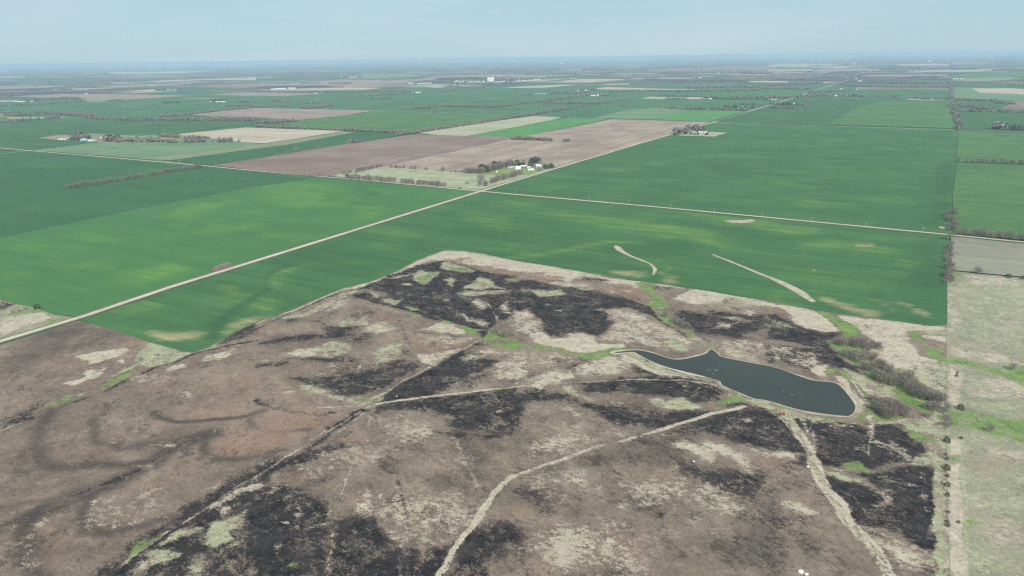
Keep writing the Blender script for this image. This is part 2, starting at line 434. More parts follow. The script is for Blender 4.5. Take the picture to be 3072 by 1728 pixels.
# far strips of stubble, soil and pasture, back to front
for r, c, m, pts in [
    (0, 0, T, [(1040,740),(1200,746),(1800,735),(2200,716),(1500,718),(1100,730)]), (0, 0, T, [(850,742),(960,735),(1000,742),(940,750)]),
    (0, 0, T, [(0,778),(220,771),(260,776),(150,783),(0,786)]), (0, 0, T, [(1450,816),(1900,800),(2576,775),(2576,806),(2000,806),(1600,826)]),
    (0, 0, PK, [(0,866),(370,868),(550,880),(100,896),(0,896)]), (0, 0, PK, [(940,880),(1200,855),(2000,838),(2300,845),(1900,852),(1100,880)]),
    (0, 0, T, [(1300,915),(1560,896),(1560,916),(1400,920)]), (0, 0, PK, [(1990,860),(2200,842),(2576,833),(2576,858),(2300,863)]),
    (0, 0, T, [(0,1010),(150,1012),(180,1020),(0,1026)]), (0, 0, 'olive', [(850,1000),(1000,1005),(1100,1018),(1000,1030),(880,1025)]),
    (0, 0, PK, [(120,970),(600,945),(1400,950),(1950,965),(1780,972),(1300,1002),(900,1012),(700,990),(450,982)]),
    (0, 0, PK, [(2080,955),(2400,932),(2700,930),(3276,940),(3000,958),(2876,966),(2576,966)]),
    (0, 0, 'olive', [(1800,985),(2300,985),(2100,995),(1900,998)]), (0, 0, 'olive', [(0,1140),(300,1150),(100,1185),(0,1180)]),
    (0, 0, 'straw', [(60,1185),(360,1178),(700,1180),(500,1192),(100,1196)]),
    (0, 1, PK, [(-400,862),(0,828),(250,815),(1000,802),(1060,790),(1650,788),(1800,770),(2300,745),(2700,748),(2700,790),(1800,800),(1640,820),(1450,842),(900,860),(200,862)]),
    (0, 1, 'wheat_far', [(100,815),(330,780),(850,765),(1000,780),(700,798),(300,815)]), (0, 1, 'green_grey', [(1000,745),(1500,735),(1700,760),(1500,782),(1100,785)]),
    (0, 1, T, [(0,905),(200,900),(900,880),(1260,886),(1100,903),(700,908),(200,912)]), (0, 1, T, [(1700,872),(1850,864),(1920,878),(1800,882)]),
    (0, 1, T, [(2480,880),(2700,868),(3100,852),(3240,854),(2900,882),(2700,886)]), (0, 1, T, [(2300,690),(2400,688),(2380,700)]),
    (0, 2, T, [(480,815),(700,796),(1150,795),(1080,808),(950,814),(600,822)]), (0, 2, T, [(900,846),(1200,838),(1160,850),(950,853)]),
    (0, 2, ST, [(0,815),(300,795),(650,785),(660,793),(350,812),(0,828)]), (0, 2, T, [(820,892),(950,877),(1500,893),(2000,900),(1500,905),(900,900)]),
    (0, 2, ST, [(1290,992),(1390,972),(1700,980),(1720,992),(1500,998)]), (0, 2, PK, [(960,742),(1100,730),(1500,733),(1400,749)]),
    (0, 2, 'plough', [(1280,712),(1700,682),(2576,658),(2700,658),(2650,690),(2200,714),(1700,727)]), (0, 2, T, [(1020,652),(1380,653),(1360,659),(1100,660)]),
    (0, 2, T, [(450,702),(700,697),(710,704),(600,707)]), (0, 2, T, [(1700,622),(1880,621),(1860,627),(1760,628)]), (0, 2, ST, [(860,738),(1000,720),(1050,728),(950,740)]),
    (0, 2, 'green_mid', [(1210,955),(1330,942),(1500,935),(1400,950)]),
    (0, 2, ST, [(210,942),(350,938),(350,948),(230,948)]), (0, 2, T, [(2370,815),(2576,812),(2576,830),(2400,828)]),
    (0, 2, T, [(1720,985),(1860,975),(1960,990),(1800,1000)]), (0, 2, ST, [(2120,992),(2400,995),(2620,1000),(2620,1006),(2300,1002)]),
    (0, 3, T, [(0,638),(600,643),(1000,670),(700,682),(0,666)]), (0, 3, T, [(0,700),(450,698),(430,712),(200,716),(0,716)]),
    (0, 3, PK, [(430,722),(530,690),(1150,684),(1110,710),(880,714),(600,724)]), (0, 3, T, [(0,730),(300,735),(640,728),(500,742),(200,745),(0,742)]),
    (0, 3, T, [(1260,650),(1640,640),(1830,648),(1820,660),(1350,662)]), (0, 3, T, [(1260,680),(1780,678),(1700,686),(1300,687)]),
    (0, 3, PK, [(1850,622),(2300,618),(2200,646),(1850,650)]), (0, 3, T, [(1400,712),(2260,698),(2250,712),(1450,722)]),
    (0, 3, PK, [(930,770),(980,748),(1800,748),(1835,776),(1500,772)]), (0, 3, 'olive', [(1870,785),(2400,775),(2576,790),(2500,810),(2200,822),(1860,812)]),
    (0, 3, T, [(500,822),(690,827),(680,833),(520,834)]), (0, 3, T, [(0,815),(210,818),(200,830),(0,832)]),
    (0, 3, 'plough', [(880,878),(1830,884),(1832,906),(1400,900),(900,902)]), (0, 3, 'green_grey', [(1870,880),(2150,885),(2576,940),(2576,1020),(1870,985)]),
    (0, 3, T, [(2050,892),(2400,888),(2650,900),(2650,955),(2130,932)]), (0, 3, 'wheat_far', [(1870,840),(2400,830),(2650,840),(2650,880),(1870,870)]),
    (0, 3, T, [(300,1018),(540,1030),(490,1072),(390,1070)]), (0, 3, 'plough', [(2480,1022),(2700,1018),(2700,1112),(2340,1100)]),
    (0, 3, 'green_mid', [(1830,755),(2700,700),(2700,770),(1850,790)]), (0, 3, 'wheat_far', [(2000,1040),(2300,1030),(2340,1075),(2100,1070)]),
    (0, 3, ST, [(1390,1005),(1420,992),(1600,1000),(1860,1010),(1600,1012)]), (0, 3, T, [(0,992),(120,1000),(60,1008),(0,1006)]),
]: fld({'tan': "stubble_field", 'pink': "bare_field", 'plough': "ploughed_field", 'straw': "pale_field", 'olive': "rough_grass", 'wheat_far': "wheat_field", 'green_grey': "crop_field", 'green_mid': "crop_field"}[m], m, pts, r, c)
for m, nm, pts in [
    ('wheat_far', "wheat_field", [(-500,400),(-500,385),(0,371),(100,362),(340,358),(754,362),(767,373),(640,386),(492,406),(417,408),(268,401),(200,412),(150,421),(260,426),(230,435),(89,450),(0,443),(-500,405)]),
    ('pink', "bare_field", [(118,414),(180,405),(232,408),(215,416),(165,420)]),
    ('olive', "rough_grass", [(212,410),(268,401),(417,408),(540,404),(640,415),(720,425),(500,430),(300,430)]),
    ('green_grey', "crop_field", [(92,451),(268,431),(400,429),(560,421),(640,416),(724,427),(792,433),(900,416),(1030,395),(1066,397),(866,434),(768,447),(504,482),(426,478),(250,463)]),
    ('olive', "rough_grass", [(426,478),(504,469),(768,436),(1030,396),(1066,397),(866,434),(768,447),(504,482)]),
    ('tan', "stubble_field", [(537,402),(739,383),(1030,394),(900,415),(792,431),(724,427),(640,416),(560,412)]),
    ('green_mid', "crop_field", [(828,373),(947,355),(1138,334),(1536,347),(1364,379),(1245,397),(977,389)]),
    ('pink', "bare_field", [(567,344),(768,324),(1126,332),(1036,346),(947,355),(880,362),(768,352),(640,350)]),
    ('wheat_dark', "wheat_field", [(504,482),(768,447),(866,434),(1066,397),(1191,401),(1209,405),(1120,420),(1042,432),(768,477),(641,497)]),
    ('straw', "pale_field", [(1251,399),(1394,376),(1536,357),(1600,349),(1685,353),(1655,361),(1536,384),(1394,409),(1300,405)]),
    ('green_bright', "crop_field", [(1394,409),(1536,385),(1655,362),(1703,355),(1825,358),(1751,373),(1566,412),(1480,411)]),
    ('green_grey', "crop_field", [(1780,354),(1894,328),(1983,325),(2073,331),(1953,359)]),
    ('green_bright', "crop_field", [(1953,359),(2073,331),(2231,334),(2175,352),(2128,366)]),
    ('plough', "ploughed_field", [(641,497),(768,512),(935,528),(998,530),(1040,510),(1137,502),(1167,495),(1364,456),(1500,425),(1560,413),(1420,409),(1245,404),(1042,432),(768,477)]),
    ('plough2', "ploughed_field", [(1560,413),(1700,385),(1834,359),(2126,367),(2096,379),(1914,431),(1655,507),(1640,495),(1536,486),(1400,518),(1137,502),(1167,495),(1364,456),(1500,425)]),
    ('meadow', "meadow", [(998,530),(1040,511),(1137,502),(1270,510),(1400,519),(1450,505),(1536,486),(1640,496),(1655,508),(1536,543),(1436,572),(1300,560),(1100,541)]),
    ('lawn', "farm_yard", [(1440,527),(1480,505),(1560,488),(1640,498),(1640,508),(1590,525),(1500,528)]),
    ('meadow', "meadow", [(2016,402),(2040,396),(2120,396),(2182,399),(2143,411),(2040,408)]),
    ('green_mid', "crop_field", [(2876,396),(3072,400),(3400,405),(3400,510),(3072,494),(2868,486)]),
    ('green_mid', "crop_field", [(2870,489),(3072,497),(3400,514),(3400,760),(3072,722),(2862,704),(2857,600)]),
    ('stub_olive', "stubble_field", [(2852,711),(3072,734),(3400,768),(3400,875),(3072,833),(2960,823),(2852,812)]),
    ('wheat_far', "wheat_field", [(2879,340),(3072,341),(3400,345),(3400,398),(3072,393),(2884,389)]),
    ('wheat_far', "wheat_field", [(2150,364),(2240,337),(2310,320),(2400,293),(2700,300),(2858,303),(2868,386),(2304,372)]),
    ('green_mid', "crop_field", [(2486,373),(2560,328),(2640,305),(2855,306),(2866,385)]),
]: fld(nm, m, pts)

def wg(name, mat, pts, cell, ops=(), z=.22): return sheet(name, gp(pts), cell, z, M[mat], ('y', 't', 'd'), ops, 9.0, ROAD * -1)
def P_(r, c, pts): return gp(q(r, c, pts))
wA = [(-500,400),(0,447),(768,515),(935,537),(768,560),(400,630),(0,714),(-500,810)]
wg("wheat_field", 'wheat_dark', wA, 14, [(0, .35, 25, P_(1,0,[(150,650),(350,640),(330,720),(150,720)])), (0, .3, 20, P_(1,0,[(0,700),(100,700),(80,800),(0,800)])), (2, .5, 20, P_(1,0,[(500,380),(700,340),(1100,300),(900,370),(620,420)])),
    (0, .3, 15, P_(1,0,[(300,200),(700,220),(500,260),(300,240)]))])
wB = [(-500,810),(0,714),(400,630),(768,560),(935,537),(1432,574),(768,782),(256,948),(209,950),(167,946),(98,921),(48,913),(0,899),(-500,760+40)]
wg("wheat_field", 'wheat_light', wB, 9, [(0, .7, 30, P_(1,0,[(1700,700),(2000,600),(2400,570),(2100,680),(1900,760),(1600,740)])), (0, .7, 20, P_(1,0,[(400,1180),(700,1200),(1050,1180),(1100,1260),(800,1260),(500,1230)])),
    (0, .8, 25, P_(1,0,[(1250,1280),(1500,1240),(1750,1200),(1900,1260),(1500,1380),(1300,1380)])), (0, .6, 20, P_(1,0,[(0,1300),(200,1290),(250,1350),(0,1380)])), (0, .6, 20, P_(1,0,[(1900,900),(2200,800),(2400,820),(2576,760),(2576,860),(2200,900)])),
    (0, .7, 40, P_(1,1,[(0,430),(500,380),(800,420),(950,540),(850,640),(400,640),(100,560)])), (0, .6, 25, P_(1,1,[(1000,620),(1250,640),(1200,760),(1000,760)])), (0, .6, 20, P_(1,1,[(0,870),(300,900),(600,930),(400,980),(100,930)])),
    (0, .5, 20, P_(1,1,[(1150,440),(1500,480),(1300,510)])), (2, .6, 25, P_(1,1,[(1000,450),(1250,470),(1300,540),(1100,520)])), (2, .5, 25, P_(1,1,[(700,500),(950,520),(800,600),(650,560)])), (0, .5, 20, P_(1,0,[(700,900),(1300,950),(1100,1010),(800,960)])),
    (0, .5, 15, P_(2,0,[(0,0),(200,30),(300,150),(0,80)])), (0, .4, 15, P_(1,0,[(100,980),(500,1020),(400,1080),(100,1080)]))], .23)
wC = [(1444,573),(1536,547),(1914,436),(2019,405),(2096,383),(2138,371),(2304,377),(2868,393),(2872,432),(2861,551),(2855,620),(2846,650),(2840,700),(2304,651),(1536,582)]
wg("wheat_field", 'wheat', wC, 11, [(2, .5, 40, P_(1,2,[(1700,100),(2300,200),(2576,400),(2000,300)])), (0, .4, 20, P_(1,2,[(900,250),(1200,200),(1300,240),(1000,300)])), (0, .35, 20, P_(1,2,[(1400,350),(1700,360),(1500,390)])),
    (0, .35, 25, P_(1,3,[(300,560),(900,600),(800,650),(300,640)])), (2, .7, 18, P_(1,3,[(1700,200),(1880,100),(1830,700),(1700,850),(1600,800)])), (0, .3, 20, P_(0,3,[(550,1390),(850,1400),(800,1420),(550,1420)])), (0, .3, 20, P_(1,2,[(800,480),(1300,560),(1100,580),(800,540)])), (0, .45, 8, P_(1,2,[(1700,110),(2100,190),(2576,300)]), 6), (0, .4, 10, P_(1,2,[(300,420),(900,450),(1500,490),(2300,500)]), 6), (0, .35, 10, P_(1,2,[(1100,240),(1400,180),(1900,130)]), 8), (0, .4, 10, P_(1,3,[(300,240),(900,230),(1700,180)]), 8), (2, .4, 16, P_(1,2,[(500,600),(1500,560),(2576,700)]), 14), (2, .4, 16, P_(1,3,[(0,640),(900,740),(1700,860)]), 16)], .24)
SB = [(235,963),(298,979),(355,995),(402,1010),(447,1027),(507,1043),(552,1055),(581,1058),(620,1044),(653,1027),(716,992),(768,967),(828,949),(887,924),(959,894),(1036,864),(1111,846),(1180,820),(1245,785),(1290,766),(1334,751),(1394,754),(1454,763),(1536,780),(1626,794),(1745,815),(1834,830),(1894,842),(1968,850),(2058,864),(2132,875),(2222,891),(2304,903),(2378,918),(2444,931),(2513,942),(2602,951),(2706,967),(2796,979),(2835,976),(2841,965)]
wD = SB + [(2841,800),(2838,705),(2304,656),(1953,622),(1439,578),(1081,690),(768,787),(511,869),(256,955)]
wg("wheat_field", 'wheat', wD, 8, [
    (0, .6, 30, P_(1,2,[(0,560),(300,650),(800,720),(1500,800),(1800,900),(1500,940),(1000,860),(400,720),(0,640)])), (0, .8, 30, P_(1,2,[(1200,780),(1900,860),(2200,960),(2100,1040),(1800,960),(1300,860)])), (0, .5, 25, P_(1,2,[(0,1130),(400,1080),(900,980),(1100,990),(700,1080),(200,1160)])),
    (0, .6, 25, P_(1,2,[(1500,640),(2300,760),(2200,800),(1700,720)])), (0, .7, 25, P_(1,2,[(2050,760),(2576,750),(2576,840),(2200,820)])), (2, .6, 30, P_(1,2,[(1100,990),(1500,950),(1900,1000),(2000,1100),(1700,1100),(1300,1040)])), (2, .4, 30, P_(1,2,[(400,880),(900,900),(700,960)])),
    (1, .85, 14, P_(1,2,[(1060,1290),(1200,1280),(1330,1300),(1300,1340),(1150,1330)])), (1, .8, 12, P_(1,2,[(1480,1300),(1540,1270),(1580,1330),(1620,1390),(1500,1400)])), (2, .6, 12, P_(1,2,[(1350,1340),(1450,1320),(1430,1390),(1250,1380)])),
    (0, .8, 25, P_(1,3,[(0,800),(400,850),(500,880),(200,920),(0,880)])), (0, .8, 25, P_(1,3,[(400,970),(900,960),(1300,1080),(1200,1120),(800,1060),(400,1030)])), (1, .8, 8, P_(1,3,[(880,995),(1030,995),(1060,1030),(900,1025)])), (0, .8, 15, P_(1,3,[(1350,1170),(1600,1200),(1550,1240),(1380,1230)])),
    (0, .6, 25, P_(1,3,[(0,1200),(500,1290),(1300,1300),(1400,1350),(800,1400),(100,1280)])), (2, .6, 25, P_(1,3,[(0,1180),(600,1280),(1300,1330),(1700,1330),(1700,1400),(900,1360),(300,1290)])), (2, .7, 15, P_(1,3,[(1480,1000),(1760,920),(1780,1449),(1500,1449)])),
    (1, .95, 12, P_(2,3,[(560,90),(800,170),(1100,230),(1060,260),(850,240),(640,170),(560,130)])), (1, .6, 12, P_(2,3,[(1090,100),(1200,150),(1180,220),(1110,200)])), (1, .8, 12, P_(2,3,[(1320,130),(1480,200),(1650,260),(1700,310),(1500,260),(1350,180)])), (0, .6, 15, P_(2,3,[(80,30),(250,100),(280,170),(120,150)])),
    (2, .6, 10, P_(2,3,[(1250,300),(1800,310),(1800,380),(1500,370)])), (0, .7, 18, P_(2,0,[(1150,230),(1700,90),(1500,230),(1200,280)])), (0, .8, 20, P_(2,0,[(2250,0),(2400,60),(2576,150),(2576,210),(2400,110),(2250,40)])),
    (1, .85, 12, P_(2,0,[(1460,430),(1600,440),(2000,430),(2120,450),(1950,540),(1700,560),(1560,530)])), (1, .8, 14, P_(2,0,[(2300,370),(2450,300),(2576,320),(2576,370),(2450,400),(2350,440),(2250,450)])), (2, .7, 12, P_(2,0,[(2100,360),(2300,260),(2576,100),(2500,200),(2250,330),(2150,440),(2050,520)])),
    (2, .5, 20, P_(2,0,[(1700,350),(2000,300),(1950,400)])), (0, .9, 16, P_(2,1,[(0,60),(100,100),(200,200),(160,240),(0,170)])), (0, .6, 25, P_(1,1,[(150,1320),(350,1250),(300,1400),(150,1420)])), (1, .5, 10, P_(2,1,[(0,290),(150,280),(60,330),(0,340)])),
    (0, .5, 25, P_(1,1,[(1150,860),(1350,820),(1550,900),(1400,930),(1200,910)])), (2, .4, 20, P_(1,1,[(0,1180),(500,1050),(1100,920),(900,1040),(200,1250)])), (0, .4, 25, P_(1,1,[(2050,680),(2576,720),(2576,880),(2200,800)])),
    (0, .9, 14, P_(2,0,[(2230,-20),(2400,80),(2576,160),(2700,210)]), 12), (0, .7, 12, P_(1,1,[(420,1240),(200,1300),(150,1380),(180,1470)]), 10), (2, .9, 14, P_(2,0,[(2700,30),(2520,120),(2400,180),(2270,290),(2180,400),(2140,500)]), 12),
    (2, .8, 12, P_(1,1,[(330,1210),(160,1290),(110,1370),(110,1470)]), 10), (0, .8, 16, P_(1,2,[(0,1150),(400,1090),(700,1030),(1000,985),(1300,990)]), 12), (0, .6, 16, P_(1,2,[(300,700),(900,740),(1500,830),(2000,960)]), 20),
    (0, .6, 14, P_(1,2,[(1480,1180),(1580,1230),(1560,1330)]), 3), (2, .6, 14, P_(2,3,[(1080,0),(1100,160),(1200,290)]), 10), (0, .5, 10, P_(2,0,[(900,200),(1300,180),(1650,110)]), 10)], .21)

# grass strips and bare patches left in the wheat
def ribbon(name, pts, widths, z, mat, px=True):
    w = gp(pts) if px else np.asarray(pts, float)
    if not hasattr(widths, '__len__'): widths = [widths] * len(w)
    # resample
    out = []; ws = []
    for i in range(len(w) - 1):
        n = max(1, int(np.hypot(*(w[i + 1] - w[i])) / 60))
        for k in range(n): t = k / n; out.append(w[i] * (1 - t) + w[i + 1] * t); ws.append(widths[i] * (1 - t) + widths[i + 1] * t)
    out.append(w[-1]); ws.append(widths[-1]); out = np.array(out)
    d = np.gradient(out, axis=0); d /= np.maximum(np.hypot(d[:, 0], d[:, 1]), 1e-6)[:, None]; nrm = np.stack([d[:, 1], -d[:, 0]], 1)
    v = []; f = []
    for i in range(len(out)):
        for s in (-.5, .5): p = out[i] + nrm[i] * ws[i] * s; v.append((p[0], p[1], z))
    for i in range(len(out) - 1): f.append((2 * i, 2 * i + 1, 2 * i + 3, 2 * i + 2))
    ob = link(name, new_mesh(name, v, f, (M[mat],))); ob["kind"] = "structure"; return ob
for pts, nm in [([(1022,1028),(1040,1022),(1070,1026),(1100,1045),(1145,1090),(1200,1120),(1320,1170),(1400,1205),(1440,1235),(1465,1265),(1450,1290),(1425,1325),(1407,1318),(1420,1270),(1410,1240),(1370,1205),(1250,1160),(1130,1110),(1060,1075),(1030,1050)], "grass_strip"),
                ]:
    sheet(nm, gp(q(1, 2, pts)), 2.5, .34, M['east'], ('c', 's', 'g', 'k', 'r', 'x'), [(1, .85, 2, gp(q(1, 2, pts)))], 2)
gs = gp([(2135,765),(2141,763),(2192,783),(2304,828),(2350,845),(2392,864),(2420,880),(2450,906),(2433,907),(2393,883),(2364,866),(2304,835),(2220,800)])
sheet("grass_strip", gs, 2.0, .34, M['east'], ('c', 's', 'g', 'k', 'r', 'x'), [(1, .85, 2, gs)], 2)
for r, c, pts in [(1,2,[(2135,778),(2180,768),(2330,768),(2400,756),(2450,770),(2400,795),(2230,800)]), (1,3,[(1715,835),(1740,828),(1790,832),(1770,858),(1735,850)]), (1,3,[(440,1270),(460,1262),(480,1272),(460,1282)]), (0,3,[(805,1245),(825,1230),(838,1236),(822,1248)])]:
    sheet("bare_patch", P_(r, c, pts), 3, .33, M['east'], ('c', 's', 'g', 'k', 'r', 'x'), [(1, .9, 3, P_(r, c, pts)), (4, .5, 3, P_(r, c, pts))], 3)
# ---------------------------------------------------------------- the burnt pasture: c char, s straw (also the lobes' painted lit rims), g sage, k grass, r red soil
CH = {'c': 0, 's': 1, 'g': 2, 'k': 3, 'r': 4, 'd': 5, 'x': -1}
OPS = []
def pg(r, c, ch, s, fe, *polys):
    for p in polys:
        if ch == 'c' and s >= .66: OPS.append((CH['d'], .55, fe * 2.2 + 9, P_(r, c, p)))      # scorched margin round the black
        OPS.append((CH[ch], s, fe, P_(r, c, p)))
def ln(r, c, ch, s, w, pts, fe=1.2): OPS.append((CH[ch], s, fe, P_(r, c, pts), w))
# row 2, col 0
pg(2,0,'d',.62,22,[(170,560),(420,440),(760,380),(830,440),(500,560),(200,640)],[(0,780),(200,680),(500,600),(700,580),(500,700),(250,800),(0,870)],[(800,430),(1100,420),(1300,490),(1000,520)])
pg(2,0,'r',.35,20,[(400,780),(700,680),(760,800),(500,850)],[(1100,600),(1300,520),(1450,580),(1350,640)])
pg(2,0,'s',.97,2.5,[(730,710),(1000,640),(1240,610),(1290,635),(1130,700),(980,750),(900,775),(830,740),(830,715)],[(1160,740),(1250,700),(1220,765)],[(620,955),(800,890),(960,840),(1050,820),(1000,880),(800,950),(700,970)],[(800,860),(880,820),(960,830),(880,870)])
pg(2,0,'g',.9,3,[(1360,760),(1380,700),(1500,540),(1560,560),(1720,610),(1900,650),(1890,690),(1700,760),(1560,790),(1440,800)],[(1110,890),(1360,770),(1420,790),(1130,905)],[(470,1180),(600,1110),(740,1070),(830,1045),(860,1060),(700,1120),(560,1190)],[(2000,650),(2140,600),(2200,560),(2210,600),(2080,650)])
pg(2,0,'k',.9,3,[(1000,1050),(1040,980),(1250,880),(1420,805),(1440,835),(1260,940),(1100,1020)],[(360,1240),(560,1130),(680,1100),(900,1055),(1000,1040),(960,1065),(780,1110),(600,1190),(500,1250),(400,1280)])
pg(2,0,'r',.9,3,[(1410,790),(1450,778),(1500,785),(1480,815),(1440,825)],[(930,1010),(970,990),(1000,1010),(990,1040),(940,1035)],[(450,1245),(490,1225),(530,1235),(480,1265)])
pg(2,0,'c',.75,9,[(0,1449),(0,1340),(120,1270),(300,1180),(440,1160),(350,1250),(420,1290),(250,1370),(100,1410)])
ln(2,0,'s',.7,1.6,[(0,1440),(120,1390),(400,1300),(540,1240)])
pg(2,0,'c',.7,3,[(2190,550),(2400,435),(2576,355),(2576,470),(2400,530),(2250,575)])
ln(2,0,'c',.8,4.5,[(2576,530),(2250,595),(1950,665),(1800,730),(1560,800),(1400,880),(1150,1000),(700,1170),(540,1240)],4)
pg(2,0,'s',.75,3,[(1990,700),(2200,640),(2340,615),(2340,680),(2200,740),(2030,730)],[(1640,830),(1760,770),(1900,740),(1880,790),(1700,850)],[(1815,1065),(1880,1060),(1940,1120),(1860,1105)],[(1330,1140),(1400,1120),(1380,1150)])
pg(2,0,'s',.55,6,[(1470,1000),(1600,940),(1700,880),(1640,960),(1500,1010)],[(1250,900),(1500,870),(1700,900),(1400,960)])
pg(2,0,'d',.55,20,[(400,1449),(450,1330),(700,1250),(900,1160),(1200,1080),(1300,1180),(900,1300),(700,1449)],[(1200,1000),(1500,1050),(1700,1100),(1500,1180),(1250,1120)])
# the lobed slope at the lower left (read in a 1.3867x enlargement, corner 0, 1140)
def zl(ch, s_, fe, *polys):
    for p in polys: OPS.append((CH[ch], s_, fe, gp(np.asarray(p, float) / 1.3867 + np.array((0, 1140.0)))))
def zn(ch, s_, w, pts, fe): OPS.append((CH[ch], s_, fe, gp(np.asarray(pts, float) / 1.3867 + np.array((0, 1140.0))), w))
zl('r', .14, 40, [(-200,0),(900,-200),(1300,-60),(1350,180),(700,560),(350,900),(-200,900)])
zl('r', .66, 18, [(850,250),(950,200),(1050,190),(1200,240),(1120,290),(1000,320),(900,320),(860,300)])
zl('r', .46, 16, [(660,120),(760,100),(1000,110),(1060,130),(900,160),(740,165)],[(1050,150),(1160,130),(1300,150),(1350,180),(1200,210),(1080,200)],[(920,-10),(1100,-30),(1110,60),(960,50)],[(110,650),(200,600),(300,640),(220,780),(130,770)],[(1160,120),(1330,110),(1330,145),(1180,140)],[(690,350),(800,330),(900,370),(850,410),(720,400)],[(560,10),(700,0),(640,50)])
zl('d', .40, 22, [(140,20),(420,40),(480,100),(330,180),(200,180),(150,110)],[(880,180),(700,200),(620,260),(760,270)],[(560,60),(720,90),(700,150),(560,140)],[(0,330),(330,370),(500,400),(300,470),(0,440)],[(380,760),(560,700),(640,640),(560,800),(420,860)],[(430,500),(560,520),(560,570),(450,550)],[(130,650),(300,690),(240,740),(140,720)],[(850,370),(1060,330),(1000,420),(860,450),(700,560),(740,470)])
zn('d', 0.87, 10.3, [(200,130),(160,200),(150,270),(180,345),(280,365),(420,350),(520,350),(600,355)], 11)
zn('d', 0.65, 9.2, [(390,170),(380,210),(400,255),(500,275),(650,265),(780,255),(870,235)], 9)
zn('d', 0.92, 6.9, [(640,130),(660,155),(740,172),(860,165),(1000,150),(1100,125)], 6)
zn('d', 0.75, 5.7, [(1035,160),(1045,190),(1100,212),(1200,215),(1290,205)], 5)
zn('d', 0.82, 8.0, [(850,265),(855,300),(900,330),(980,335),(1080,315),(1180,290)], 7)
zn('d', 0.98, 16.0, [(-60,640),(0,625),(80,600),(180,540),(290,480),(400,440),(500,410),(600,365),(680,310),(760,260),(870,225)], 13)
zn('c', .62, 4.5, [(20,615),(80,600)], 4); zn('c', .62, 4.5, [(180,540),(290,482),(400,440),(500,410),(600,365),(700,300)], 5); zl('c', .9, 3, [(465,410),(500,402),(510,418),(475,422)])
zn('d', 0.87, 10.3, [(370,480),(350,560),(390,610),(450,625),(560,610),(680,570)], 9)
zn('d', 0.87, 11.4, [(230,500),(110,600),(80,690),(80,750),(130,790),(230,805)], 11)
zn('d', 0.59, 9.2, [(0,530),(150,505),(290,485)], 9)
zn('s', .45, 5, [(395,500),(380,560),(420,600),(500,600),(620,580)], 8); zn('s', .42, 5, [(200,570),(120,660),(105,740),(150,775)], 8); zl('s', .22, 14, [(390,490),(600,440),(760,470),(700,560),(480,600),(400,580)],[(430,160),(560,150),(600,230),(470,250)],[(900,210),(1080,170),(1200,190),(950,240)])  # sunlit rims of the lobes, painted into the colour with the straw tone
for p_ in ([(-20,700),(60,670),(110,655)],[(0,325),(200,290),(420,262),(700,272)],[(340,590),(470,560),(600,520)],[(0,420),(150,400),(330,395)]): zn('s', .35, .7, p_, .8)
# row 3, col 0
pg(3,0,'d',.50,26,[(300,0),(420,100),(380,300),(100,480),(0,460),(0,380),(150,300)],[(0,560),(400,500),(700,450),(500,560),(200,640)],[(600,1400),(900,1300),(1300,1250),(1100,1400),(800,1449)])
pg(3,0,'s',.75,3,[(1310,360),(1440,350),(1530,400),(1500,430),(1420,390)],[(1630,130),(1780,140),(1700,160)],[(2080,590),(2220,530),(2150,600)],[(1450,470),(1530,460),(1500,490)],[(100,985),(170,975),(130,1020)])
pg(3,0,'c',.98,7,[(850,1500),(1100,1330),(1500,1080),(1900,740),(2150,590),(2576,340),(2576,460),(2200,720),(1700,1010),(1300,1300),(1080,1500)])
pg(3,0,'c',.80,3,[(1080,1500),(1450,1230),(1800,960),(2100,760),(2576,450),(2700,380),(2700,1500)])
pg(3,0,'g',.92,3,[(1600,1150),(1720,1040),(1860,960),(2060,940),(2000,1010),(1860,1050),(1760,1110),(1650,1160)],[(2000,1130),(2100,1000),(2150,900),(2330,880),(2480,800),(2576,780),(2590,860),(2440,960),(2280,1010),(2260,1130),(2100,1180)],[(1500,1320),(1560,1220),(1740,1180),(1800,1260),(1680,1340),(1540,1350)])
pg(3,0,'s',.78,4,[(2100,760),(2350,600),(2576,470),(2620,560),(2400,640),(2280,700),(2140,790)],[(1270,1449),(1420,1350),(1560,1360),(1480,1410),(1380,1449)],[(2260,760),(2360,750),(2320,820)])
pg(3,0,'g',.66,5,[(1900,1270),(2080,1210),(2220,1230),(2060,1400),(1960,1400)],[(2180,1430),(2300,1330),(2320,1400),(2240,1449)],[(1300,1449),(1450,1400),(1500,1449)],[(2250,1100),(2370,1090),(2360,1140),(2270,1130)])
pg(3,0,'k',.95,3,[(2450,1410),(2520,1390),(2580,1410),(2580,1470),(2470,1460)],[(1240,1345),(1340,1240),(1450,1130),(1690,1040),(1560,1130),(1400,1270),(1290,1320)])
ln(3,0,'s',.5,1.3,[(1060,1449),(1280,1300),(1700,1010),(2100,755),(2400,540),(2576,440)]); ln(3,0,'c',.9,1.6,[(1140,1449),(1380,1260),(1700,1030),(2100,785)]); ln(3,0,'s',.5,1.4,[(1120,1449),(1340,1270),(1700,1000)])
